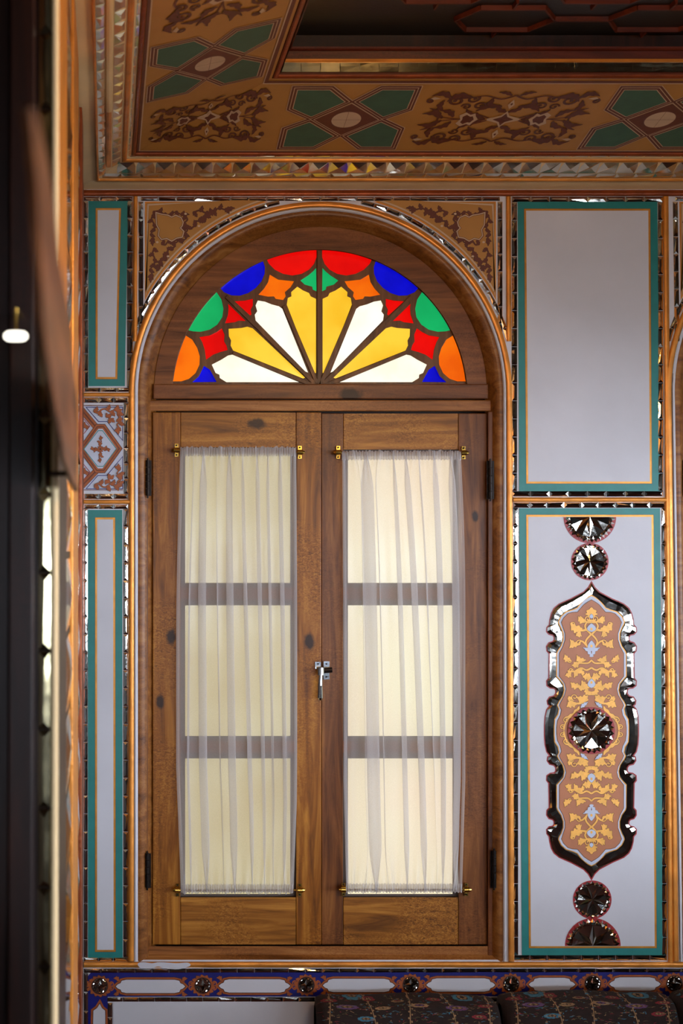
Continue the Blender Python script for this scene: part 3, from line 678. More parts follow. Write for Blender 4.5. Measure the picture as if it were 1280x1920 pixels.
def half(P):
    g, k = 'leafgold', 'line'; K = dict(edge=k, e=.55)
    def lf(a, b, w, bd=.2): P.leaf(mm(*a), mm(*b), w * 1.25 / 3.765, g, 1, bd, **K)
    def st(pts, w0, w1): P.stroke([mm(*q) for q in pts], w0 / 3.765 + 1, w1 / 3.765 + 1, k, 0); P.stroke([mm(*q) for q in pts], w0 / 3.765, w1 / 3.765, g, 2)
    def cu(a, ang, r, hd): P.curl(mm(*a), ang, r / 3.765, 8 / 3.765, g, 1, hd, **K)
    lf((625, 895), (625, 820), 50, 0); lf((625, 890), (585, 850), 26, -.2)
    st([(625, 925), (590, 925), (560, 900), (545, 885)], 16, 10); lf((585, 925), (535, 880), 30, .2); cu((595, 925), 2.6, 22, -1)
    st([(620, 1010), (580, 960), (600, 920), (625, 912)], 14, 10); st([(600, 975), (560, 985), (520, 975), (480, 930)], 18, 12)
    lf((560, 975), (478, 925), 44, .2); lf((545, 990), (510, 1020), 34, .2); cu((490, 955), 2.4, 16, -1)
    st([(625, 1010), (585, 1060), (600, 1110), (625, 1150)], 14, 10); st([(590, 1090), (555, 1060), (525, 1085), (480, 1060)], 14, 10)
    lf((540, 1085), (475, 1040), 30, .2); lf((530, 1080), (470, 1115), 30, -.2); cu((560, 1065), 2.3, 24, 1)
    st([(625, 1195), (600, 1215), (550, 1215), (500, 1212)], 12, 12); lf((585, 1195), (525, 1150), 34, .3); lf((540, 1208), (480, 1225), 30, .2); lf((480, 1200), (440, 1150), 32, .2); cu((470, 1180), 3.6, 18, 1)
    st([(625, 1248), (590, 1265), (550, 1250), (500, 1275), (455, 1270)], 14, 10); lf((560, 1258), (505, 1325), 30, -.2); lf((545, 1265), (560, 1310), 22, .2); lf((480, 1275), (435, 1300), 32, .2); cu((495, 1270), 1.8, 16, 1)
    lf((625, 1330), (560, 1320), 44, -.3); lf((620, 1385), (560, 1330), 42, .25); st([(575, 1370), (530, 1385), (480, 1355)], 16, 10); lf((545, 1375), (478, 1345), 36, .2); lf((540, 1385), (550, 1415), 26, .2)
    lf((625, 1440), (590, 1380), 30, .2); st([(625, 1420), (600, 1440)], 14, 10)
    lf((600, 1450), (520, 1445), 50, .3); st([(600, 1470), (540, 1500), (480, 1490), (460, 1460)], 18, 10); lf((520, 1500), (450, 1530), 40, -.2); cu((500, 1480), 2.6, 24, -1); lf((490, 1470), (465, 1445), 26, .2)
    lf((540, 1520), (430, 1590), 30, .2); st([(520, 1560), (450, 1620), (430, 1690)], 14, 10); cu((455, 1600), 3.0, 20, 1); cu((435, 1655), 2.6, 18, 1)
    for a, b, w, in (((625, 900), (625, 868), 18), ((625, 995), (625, 935), 42), ((625, 1130), (625, 1055), 36), ((625, 1390), (625, 1325), 36)): P.leaf(mm(*a), mm(*b), w / 3.765, 'pale', 4, 0, 'line', .4, 0)
    for y in (975, 1095, 1352): P.disc(mm(625, y), 2.1, 2.6, g, 7, 10)
    P.leaf(mm(625, 1165), mm(560, 1110), 26 / 3.765, 'pale', 3, -.2, 'line', .4); P.disc(mm(625, 1165), 4, 2, 'pale', 5)
    P.leaf(mm(550, 1530), mm(600, 1490), 24 / 3.765, 'pale', 5, 0, 'line', .4)
sym(P, half, MC, ((1, 1), (-1, 1), (1, -1), (-1, -1)))
P.build('gold_leaves', med)
# ------------------------------------------------------------------ mirror rosettes
def star(name, cx, cy, r, n, label, base=.0026, clip=None, rim='red', group='star cut mirror rosettes', teeth=22, rot=0, rscale=1.0, cat='mirror rosette', parent=None, depth=.16):
    """faceted star of mirror: clip 'low'/'up' keeps half below / above the centre"""
    a0, a1 = {None: (0, 2 * math.pi), 'low': (0, math.pi), 'up': (math.pi, 2 * math.pi)}[clip]
    seg = 40
    arc = lambda rr: [(cx + rr * math.cos(a0 + (a1 - a0) * i / seg), cy + rr * math.sin(a0 + (a1 - a0) * i / seg)) for i in range(seg + (1 if clip else 0))]
    P = Painter(wallmap, base=base)
    P.poly(arc(r + 1.2), rim, 0)
    # toothed ring
    m = P; nt_ = teeth if not clip else teeth // 2
    hb = base + .0006
    for i in range(nt_):
        t0 = a0 + (a1 - a0) * i / nt_; t1 = a0 + (a1 - a0) * (i + 1) / nt_; tm = (t0 + t1) / 2
        q = lambda rr, t, h: W(cx + rr * math.cos(t), cy + rr * math.sin(t), -(hb + h))
        ra, rb = r * .76, r * 1.0; hp = r / PXM * .07
        pk = q(r * .86, tm, hp * random.uniform(.6, 1.4))
        A = [q(ra, t0, 0), q(ra, t1, 0), q(r * .88, t1, 0), q(rb, tm, 0), q(r * .88, t0, 0)]
        for z in range(5): m.face([A[z], A[(z + 1) % 5], pk], 'mirror')
    # star facets
    R = r * .765; ri = R * .42; hc = R / PXM * depth; cen = lambda h: W(cx, cy, -(hb + h))
    kk = n if not clip else n // 2
    for i in range(kk):
        t0 = a0 + rot + (a1 - a0) * i / kk; t1 = t0 + (a1 - a0) / kk; tm = (t0 + t1) / 2
        q = lambda rr, t, h: W(cx + rr * math.cos(t), cy + rr * math.sin(t), -(hb + h))
        j = lambda: random.uniform(-.15, .15) * hc
        T0 = q(R, t0, hc * .1); T1 = q(R, t1, hc * .1); I = q(ri, tm, hc * .12); CC = cen(hc)
        m.face([CC, T0, I], 'mirror'); m.face([CC, I, T1], 'mirror')
        G = q(R * 1.02, tm, hc * .35 + j()); m.face([I, T0, G], 'mirror'); m.face([I, G, T1], 'mirror')
    o = P.build(name, parent)
    if not parent: tag(o, label, cat, group)
    return o
star('mirror_rosette', 1105.5, 969.5, 48, 8, 'half round mirror star hanging from the top edge of the medallion panel', clip='low', teeth=36)
star('mirror_rosette', 1105.5, 1053, 34, 8, 'small round mirror star above the long medallion')
star('mirror_rosette', 1108.5, 1370, 43, 8, 'large round mirror star in the middle of the long medallion', base=.0095, rot=math.pi / 8, teeth=24, depth=.26)
star('mirror_rosette', 1110, 1687, 35, 8, 'small round mirror star below the long medallion', rot=math.pi / 8, depth=.22)
star('mirror_rosette', 1111, 1773.5, 51, 8, 'half round mirror star on the bottom edge of the medallion panel', clip='up', teeth=34, depth=.22)
# ------------------------------------------------------------------ blue frieze
P = Painter(wallmap, base=.0012)
P.poly([(165, 1830), (170, 1824), (1340, 1822), (1340, 1868), (202, 1869), (201, 2000), (165, 2000)], 'blue', 0)
ros = [(187, 1849), (380, 1848), (574, 1847), (770, 1846), (958, 1845), (1111, 1844), (1264, 1844)]
car = [(217, 347), (410, 544), (605, 740), (799, 928), (991, 1078), (1142, 1238), (1292, 1330)]
for (x, y) in ros:
    for k in range(14):
        a = k * math.pi / 7; P.leaf((x + 15 * math.cos(a), y + 14 * math.sin(a)), (x + 24 * math.cos(a + .12), y + 21 * math.sin(a + .12)), 8, 'rust', 2, .2, 'line', .6)
    P.disc((x, y), 18, 17, 'rust', 3, 28)
    for sx in (-1, 1):
        for sy in (-1, 1): P.curl((x + sx * 20, y + sy * 8), 0 if sx > 0 else math.pi, 5, 2.2, 'rust', 2, -sx * sy)
for i, (a, b) in enumerate(car):
    y = 1849.5 - i * .9; h = 12.5
    c_ = [(a, y), (a + 4, y - 4), (a + 9, y - 6), (a + 11, y - h + 2), (a + 20, y - h), (b - 20, y - h), (b - 11, y - h + 2), (b - 9, y - 6), (b - 4, y - 4), (b, y), (b - 4, y + 4), (b - 9, y + 6), (b - 11, y + h - 2), (b - 20, y + h), (a + 20, y + h), (a + 11, y + h - 2), (a + 9, y + 6), (a + 4, y + 4)]
    P.poly(offset(c_, 5), 'line', 1); P.poly(offset(c_, 4.3), 'rust', 2); P.poly(offset(c_, 1.2), 'line', 4); P.poly(c_, 'white', 5)
    for sx, ex in ((-1, a), (1, b)):
        for sy in (-1, 1): P.leaf((ex - sx * 6, y + sy * 9), (ex + sx * 5, y + sy * 14), 7, 'rust', 3, .3 * sx * sy, 'line', .5)
c_ = [(187, 1882), (191, 1890), (197, 1895), (198, 1990), (173, 1990), (175, 1895), (182, 1890)]
P.poly(offset(c_, 4.5), 'rust', 2); P.poly(offset(c_, 1), 'line', 3); P.poly(c_, 'white', 4)
fr = P.build('dado_frieze'); tag(fr, 'blue frieze with white cartouches and rust scrollwork under the window', 'painted frieze')
nm = ['at the left corner of the blue frieze', 'second from the left on the blue frieze', 'below the meeting of the sashes on the blue frieze', 'on the blue frieze below the right sash', 'on the blue frieze at the window right edge', 'on the blue frieze below the medallion', 'on the blue frieze at the right edge of the view']
for (x, y), l in zip(ros, nm): star('mirror_stud', x, y, 14.5, 4, 'round mirror stud ' + l, base=.0026, rim='line', group='round mirror studs along the blue frieze', teeth=14, rot=math.pi / 4 * 0, cat='mirror stud', depth=.3)
m = Mesh(); m.slab(rect(212, 1880, 1500, 2090), -.002, 0, 'white'); struct(m.build('trim_%d' % tn), 'plain white dado below the blue frieze'); tn += 1
# flaked plaster on the bead
m = Mesh(); blob = catmull([(258, 1807), (268, 1804), (285, 1806), (300, 1804), (330, 1806), (352, 1805), (356, 1811), (335, 1817), (310, 1816), (296, 1812), (283, 1816), (264, 1815)], 4, True)
m.slab(blob, -.0105, -.004, 'white'); struct(m.build('trim_%d' % tn), 'flaked white plaster patch on the gilt bead under the window'); tn += 1
# ================================================================== THE ARCHED WINDOW
WB = W(600, 1803); win = struct(empty('window_1', (WB.x, D, WB.z)), 'arched wooden window with a stained glass fanlight and two curtained sashes')
# moulded surround: plaster lip then wood
def surround(prof, mat, name):
    m = Mesh(); n = 60; rows = []
    for off, d in prof:
        r = 348 - off
        pts = [(AC[0] - r, 1803)] + [(AC[0] - r * math.cos(math.pi * i / n), AC[1] - r * math.sin(math.pi * i / n)) for i in range(n + 1)] + [(AC[0] + r, 1803)]
        rows.append([W(x, y, d) for x, y in pts])
    m.grid(rows, mat); return m.build(name, win, smooth=True)
surround([(0, -.004), (2, -.006), (5, -.002), (7, .006)], 'white', 'plaster_lip')
surround([(6, .002), (9, 0), (16, .003), (24, .014), (30, .028), (36, .036), (40, .05), (40, .12)], 'w_arch', 'arch_surround')
# fan board with the glass opening
GC = (599, 745); GR = 277
thb = math.asin(25 / GR)
gl = [(GC[0] - GR * math.cos(thb + (math.pi - 2 * thb) * i / 48), GC[1] - GR * math.sin(thb + (math.pi - 2 * thb) * i / 48)) for i in range(49)]
fb = [(AC[0] - 314, 722)] + [(AC[0] - 312 * math.cos(.045 + (math.pi - .09) * i / 48), AC[1] - 312 * math.sin(.045 + (math.pi - .09) * i / 48)) for i in range(49)] + [(AC[0] + 314, 722)]
m = Mesh(); m.slab(fb + [(AC[0] + 314, 726), (AC[0] - 314, 726)], .034, .075, 'w_fan', [gl]); m.build('fan_frame', win, bevel=.0015)
m = Mesh(); m.slab(rect(287, 720, 915, 748), .022, .08, 'w_fan'); m.build('transom', win, bevel=.003)
m = Mesh(); m.slab(rect(250, 750, 947, 771), .026, .08, 'w_beam'); m.build('head_beam', win, bevel=.003)
for (x0, x1) in ((250, 277), (914, 945)):
    m = Mesh(); m.slab(rect(x0, 771, x1, 1800), .012 if x0 < 300 else .018, .09, 'w_frame'); m.build('jamb', win, bevel=.003)
m = Mesh(); m.slab(rect(262, 1774, 922, 1790), .020, .09, 'w_beam'); m.face([W(262, 1790, .02), W(922, 1790, .02), W(946, 1800, .004), W(254, 1800, .004)], 'w_beam'); m.face([W(254, 1799.5, .003), W(946, 1799.5, .003), W(947, 1804, 0), W(253, 1804, 0)], 'white'); m.build('sill', win)
m = Mesh(); m.slab(rect(240, 700, 960, 1806), .115, .13, 'w_dark'); m.build('back_board', win)
# stained panes
X3 = lambda p: (240 + p[0] / 3.2, 340 + p[1] / 3.2)
def garc(p, q, n=7):
    a = X3(p); b = X3(q); ta = math.atan2(a[1] - GC[1], a[0] - GC[0]); tb = math.atan2(b[1] - GC[1], b[0] - GC[0])
    return [(GC[0] + (GR - 1.0) * math.cos(ta + (tb - ta) * i / n), GC[1] + (GR - 1.0) * math.sin(ta + (tb - ta) * i / n)) for i in range(n + 1)]
raw = [('g_red', ((1130, 412), (832, 468)), [(845, 495), (880, 530), (930, 555), (985, 565), (1040, 555), (1085, 530), (1115, 495), (1130, 455)]),
       ('g_blue', ((808, 478), (553, 640)), [(575, 665), (620, 684), (670, 686), (720, 670), (765, 640), (800, 600), (818, 555), (820, 515)]),
       ('g_green', ((528, 662), (355, 890)), [(390, 900), (435, 903), (490, 890), (535, 860), (565, 815), (572, 765), (560, 710)]),
       ('g_orange', ((335, 920), (266, 1190)), [(268, 1200), (320, 1200), (365, 1185), (405, 1150), (428, 1100), (430, 1050), (415, 1000), (385, 950)]),
       ('g_blue', None, [(455, 1108), (490, 1130), (510, 1165), (530, 1203), (385, 1205), (425, 1170)]),
       ('g_red', None, [(562, 882), (578, 920), (575, 960), (590, 985), (597, 1012), (550, 1025), (510, 1040), (468, 1070), (460, 1010), (445, 965), (428, 935), (490, 925), (530, 905)]),
       ('g_red', None, [(600, 735), (705, 838), (665, 835), (640, 845), (582, 852), (600, 800), (603, 760)]),
       ('g_red', None, [(640, 720), (700, 716), (748, 705), (748, 745), (735, 770), (740, 798), (732, 805)]),
       ('g_orange', None, [(850, 560), (900, 590), (995, 600), (975, 635), (940, 665), (945, 690), (930, 712), (885, 705), (875, 690), (840, 692), (782, 680), (815, 645), (840, 605)]),
       ('g_green', None, [(1128, 520), (1130, 660), (1108, 650), (1105, 632), (1060, 620), (1033, 595), (1080, 565), (1110, 540)]),
       ('g_white', None, [(502, 1100), (560, 1070), (600, 1045), (625, 1040), (1025, 1205), (590, 1205), (550, 1180), (548, 1160), (525, 1150)]),
       ('g_yellow', None, [(603, 885), (650, 882), (680, 880), (715, 872), (748, 882), (1062, 1178), (1050, 1183), (630, 1015), (615, 985), (618, 955), (605, 930)]),
       ('g_white', None, [(778, 715), (820, 722), (860, 738), (905, 750), (925, 765), (1080, 1148), (1062, 1140), (765, 835), (760, 800), (775, 780), (765, 745)]),
       ('g_yellow', None, [(1015, 632), (1050, 655), (1085, 670), (1095, 690), (1127, 705), (1127, 1150), (1112, 1150), (952, 740), (958, 700), (980, 690), (978, 665)])]
holes = []
PN = {'g_red': 'red', 'g_blue': 'blue', 'g_green': 'green', 'g_orange': 'orange', 'g_white': 'clear white', 'g_yellow': 'yellow'}
for mat, ar, pts in raw:
    pl = (garc(*ar) if ar else []) + [X3(p) for p in pts]
    for sgn in (1, -1):
        q = [(GC[0] - .6 + sgn * (x - GC[0] + .6), y) for x, y in pl]; holes.append(q)
        m = Mesh(); m.slab(offset(q, 1.2), .058, .062, mat); o = m.build('stained_pane', win); o['label'] = PN[mat] + ' stained glass pane'
m = Mesh(); fo_ = [(GC[0] + (x - GC[0]) * 1.01, y + (2 if y > 715 else -2)) for x, y in gl]
m.slab(fo_, .046, .064, 'w_trac', holes); m.build('tracery', win, bevel=.001)
m = Mesh(); hub = (598.1, 727)
for (x, y) in ((1146, 415), (937, 745), (590, 690), (628, 1028)):
    a = X3((x, y))
    for sgn in (1, -1):
        b = (598.4 + sgn * (a[0] - 598.4), a[1]); dx, dy = b[0] - hub[0], b[1] - hub[1]; L = math.hypot(dx, dy); nx, ny = -dy / L * 3.6, dx / L * 3.6
        m.slab([(hub[0] + nx, hub[1] + ny), (b[0] + nx, b[1] + ny), (b[0] - nx, b[1] - ny), (hub[0] - nx, hub[1] - ny)], .040, .05, 'w_trac')
        if x == 1146: break
m.build('spokes', win, bevel=.001)
# ------------------------------------------------------------------ sashes
def sash(x0, x1, gx0, gx1, y0, gy0, gy1, y1, d, mats, label, glass, latch=None):
    cx = W((x0 + x1) / 2, y1); s = empty('sash', (cx.x, D + d, cx.z), win); s['label'] = label
    for a, b in ((x0, gx0), (gx1, x1)):
        m = Mesh(); m.slab(rect(a, y0, b, y1), d, d + .035, mats); m.build('stile', s, bevel=.002)
    for a, b in ((y0, gy0), (gy1, y1)):
        m = Mesh(); m.slab(rect(gx0 + .4, a + .3, gx1 - .4, b), d + .0015, d + .034, 'w_rail'); m.build('rail', s, bevel=.0015)
    # rebate and glazing bars
    for (c, b) in ((1093, 1135), (1380, 1422)):
        m = Mesh(); m.slab(rect(gx0, c + 9, gx1, b - 11), d + .008, d + .034, 'w_frame'); m.slab(rect(gx0, c, gx1, b), d + .018, d + .034, 'mist'); m.build('glazing_bar', s)
    m = Mesh(); m.slab(rect(gx0 - 2, gy0 - 2, gx1 + 2, gy1 + 2), d + .020, d + .034, 'mist', [rect(gx0 + 9, gy0 + 12, gx1 - 11, gy1 - 6)]); m.build('glazing_rebate', s)
    for (a, b) in ((gy0, 1100), (1128, 1388), (1415, gy1)):
        m = Mesh(); m.slab(rect(gx0, a, gx1, b), d + .028, d + .031, glass); o = m.build('glass_pane', s)
    return s
sl = sash(286, 602, 338, 555, 773, 839, 1682, 1771, .026, 'w_leaf', 'left sash of orange brown knotty wood', 'g_cream')
sr = sash(602.5, 913, 643, 859, 775, 843, 1682, 1771, .031, 'w_leaf2', 'right sash of darker figured wood', 'g_pink')
for s, x, y0, y1 in ((sl, 277, 863, 930), (sl, 276, 1600, 1665), (sr, 919, 864, 936), (sr, 926, 1595, 1665)):
    m = Mesh(); n = 5
    for k in range(n):
        a = y0 + (y1 - y0) * k / n; b = y0 + (y1 - y0) * (k + .92) / n; m.tube([W(x, a, .006), W(x, b, .006)], .0056, 'iron', 12)
    m.tube([W(x, y0 - 4, .006), W(x, y1 + 4, .006)], .0025, 'iron', 8); sd = 1 if x < 500 else -1
    m.slab(rect(x - 7, y0, x + 7, y1), .012, .02, 'iron'); m.build('hinge', s, bevel=.0004)
# latch with a hanging chrome handle
m = Mesh()
for (x, a, b) in ((596, 1241, 1254), (612, 1240, 1274)): m.slab(rect(x - 5.5, a, x + 5.5, b), .020, .03, 'chrome')
m.tube([W(596, 1258, .012), W(622, 1256, .012)], .0075, 'iron', 12); m.tube([W(601, 1252, .006), W(601, 1266, .004)], .009, 'chrome', 12)
m.tube([W(601, 1262, .002), W(600, 1285, 0), W(600, 1308, .002), W(600, 1312, .003)], .006, 'chrome', 12, [.0045, .006, .0072, .005])
for (x, y) in ((596, 1245), (612, 1245), (612, 1269)): m.tube([W(x, y, .02), W(x, y, .016)], .002, 'iron', 8)
o = m.build('latch', sl, smooth=False); o['label'] = 'chrome window latch with a hanging handle'
# ------------------------------------------------------------------ second window (same joinery, no light from it seen)
def copy_tree(o, parent, dx):
    c = o.copy(); COL.objects.link(c)
    if parent: c.parent = parent; c.matrix_parent_inverse = o.matrix_parent_inverse.copy()
    else: c.location.x += dx
    for ch in [q for q in bpy.data.objects if q.parent == o]: copy_tree(ch, c, dx)
    return c
w2 = copy_tree(win, None, SHIFT); w2.name = 'window_2'; w2['label'] = 'dark jamb of the next arched window at the right edge'
# ------------------------------------------------------------------ sheer curtains and rods
mc, nt, b = newmat('sheer_voile'); out = nt.nodes['Material Output']; nt.nodes.remove(b)
df = N(nt, 'ShaderNodeBsdfDiffuse'); df.inputs[0].default_value = (.70, .69, .74, 1); tl = N(nt, 'ShaderNodeBsdfTranslucent'); tl.inputs[0].default_value = (.82, .80, .80, 1)
tr = N(nt, 'ShaderNodeBsdfTransparent'); m1 = N(nt, 'ShaderNodeMixShader'); m1.inputs[0].default_value = .5; m2 = N(nt, 'ShaderNodeMixShader')
nt.links.new(df.outputs[0], m1.inputs[1]); nt.links.new(tl.outputs[0], m1.inputs[2]); nt.links.new(tr.outputs[0], m2.inputs[1]); nt.links.new(m1.outputs[0], m2.inputs[2])
lw = N(nt, 'ShaderNodeLayerWeight'); lw.inputs[0].default_value = .35
tcx = N(nt, 'ShaderNodeTexCoord'); wv = N(nt, 'ShaderNodeTexNoise'); wv.inputs['Scale'].default_value = 500; nt.links.new(tcx.outputs['Object'], wv.inputs['Vector'])
rg = N(nt, 'ShaderNodeMapRange'); rg.inputs[3].default_value = .34; rg.inputs[4].default_value = .85; nt.links.new(lw.outputs['Facing'], rg.inputs[0])
ad = N(nt, 'ShaderNodeMath', operation='MULTIPLY_ADD'); ad.inputs[1].default_value = .10; nt.links.new(wv.outputs['Fac'], ad.inputs[0]); nt.links.new(rg.outputs[0], ad.inputs[2])
nt.links.new(ad.outputs[0], m2.inputs[0]); nt.links.new(m2.outputs[0], out.inputs[0]); M['voile'] = mc
def curtain(edges, y0, y1, folds, label, seed, d=.006, hdr=16, ftr=16, gap=.0):
    """edges(v)->(xl,xr); folds: list of (position at top, position at bottom, width px, strength)"""
    rnd = random.Random(seed); nu, nv = 620, 90
    fine = [(rnd.uniform(0, 1), rnd.uniform(60, 150), rnd.uniform(0, 6.28), rnd.uniform(.3, 1)) for _ in range(7)]
    rows = []
    for j in range(nv + 1):
        v = j / nv; y = y0 + (y1 - y0) * v; xl, xr = edges(v); wd_ = xr - xl; row = []
        ph = y - y0; pf = y1 - y
        gath = max(0, 1 - ph / 70.0) if ph < pf else max(0, 1 - pf / 90.0); gath2 = gath ** 1.5
        inh = 1 if (ph < hdr or pf < ftr) else 0
        for i in range(nu + 1):
            u = i / nu; x = u; z = 0
            for (pt, pb_, fw, st) in folds:
                fw = fw * 2.0; c = pt + (pb_ - pt) * (v ** .9); t = (u - c) * wd_ / fw
                k = math.exp(-t * t); x -= st * fw / wd_ * t * k * 2.1 * (1 - .55 * gath2); z += st * k * .0065 * (1 - .6 * gath2)
            for (p, f, q, a) in fine: z += math.sin(u * f + q + v * 1.5 * p) * a * (.0005 + .0016 * gath2)
            x += math.sin(u * 190 + seed) * .0025 * (gath2) ; z += math.sin(u * 230 + seed) * .0022 * gath2 + .0008 * math.sin(u * 41 + v * 3)
            z += .0025 * inh * math.sin(math.pi * (ph / hdr if ph < hdr else pf / ftr))
            yy = y + (1.5 * math.sin(u * 170 + seed) + 1.2 * math.sin(u * 67)) * (inh * .5 + (1 if j in (0, nv) else 0) * .7)
            row.append(W(xl + wd_ * x, yy, d - z))
        rows.append(row)
    m = Mesh(); m.grid(rows, 'voile')
    # doubled cloth of the rod pocket, front and back
    for (a, b) in ((0, hdr / (y1 - y0)), (1 - ftr / (y1 - y0), 1)):
        for lay in (.004, -.004):
            rr = []
            for j in range(4):
                v = a + (b - a) * j / 3; y = y0 + (y1 - y0) * v; xl, xr = edges(v)
                rr.append([W(xl + (xr - xl) * i / 260 , y + 1.2 * math.sin(i * .9 + seed), d + lay - .0035 * math.sin(math.pi * j / 3) - .0022 * math.sin(i * 1.15 + seed) - .001 * math.sin(i * 2.7)) for i in range(261)])
            m.grid(rr, 'voile')
    # hems down the two sides
    for sd in (0, 1):
        rr = []
        for j in range(41):
            v = j / 40; y = y0 + 8 + (y1 - y0 - 16) * v; e = edges(v); x = e[sd]; q = 1 if sd == 0 else -1
            rr.append([W(x, y, d - .0015), W(x + q * 3, y, d - .0035), W(x + q * 6, y, d - .0022)])
        m.grid(rr, 'voile')
    o = m.build('sheer_curtain', smooth=True); return tag(o, label, 'curtain', 'sheer white window curtains')
def edL(v): return (338 - 8 * math.sin(min(1, v * 2.2) * math.pi / 2) + (9 * max(0, v - .72) / .28), 555 + 2 * math.sin(v * 3) - 5 * max(0, v - .8) / .2)
def edR(v): return (641 + 3 * math.sin(v * 2.5) + 6 * max(0, v - .75) / .25, 864 + 8 * math.sin(min(1, v * 3) * math.pi / 2) - 6 * max(0, v - .75) / .25)
curtain(edL, 839, 1674, [(.20, .23, 7, 1.3), (.31, .37, 5, 1.25), (.42, .48, 7, 1.35), (.54, .63, 6, 1.3), (.66, .74, 6, 1.3), (.76, .83, 5, 1.35), (.86, .92, 4.5, 1.3), (.10, .09, 4, 1.1)], 'sheer white curtain gathered on rods over the left sash', 3)
curtain(edR, 846, 1673, [(.08, .13, 4, 1.2), (.20, .26, 11, 1.3), (.33, .40, 4.5, 1.3), (.43, .53, 4.5, 1.3), (.53, .68, 5, 1.35), (.64, .77, 2.5, 1.1), (.77, .83, 5, 1.35), (.91, .94, 6, 1.3)], 'sheer white curtain gathered on rods over the right sash', 8)
def rod(xa, ya, xb, yb, label):
    a = W(xa, ya, .008); b = W(xb, yb, .008); e = empty('curtain_rod', (a + b) / 2); tag(e, label, 'curtain rod', 'thin brass curtain rods')
    m = Mesh(); m.tube([a, b], .0026, 'brass', 10); m.build('rod', e)
    for (x, y) in ((xa, ya), (xb, yb)):
        m = Mesh(); m.slab(rect(x - 3.5, y - 12, x + 3.5, y + 12), .022, .028, 'brass'); s = 1 if x == xb else -1
        m.tube([W(x, y, .024), W(x, y, .002)], .0045, 'brass', 12); m.tube([W(x - 5, y, .007), W(x + 5 , y, .007)], .0068, 'brass', 14)
        m.tube([W(x + s * 5, y, .007), W(x + s * 9, y, .007)], .005, 'brass', 12, [.006, .0035])
        m.tube([W(x, y - 9, .022), W(x, y - 9, .018)], .0022, 'iron', 8); m.tube([W(x, y + 9, .022), W(x, y + 9, .018)], .0022, 'iron', 8); m.build('bracket', e)
rod(331, 844, 562, 848, 'brass rod along the top of the left curtain'); rod(634, 848, 869, 849, 'brass rod along the top of the right curtain')
rod(333, 1669, 562, 1669, 'brass rod along the bottom of the left curtain'); rod(644, 1668, 874, 1668, 'brass rod along the bottom of the right curtain')
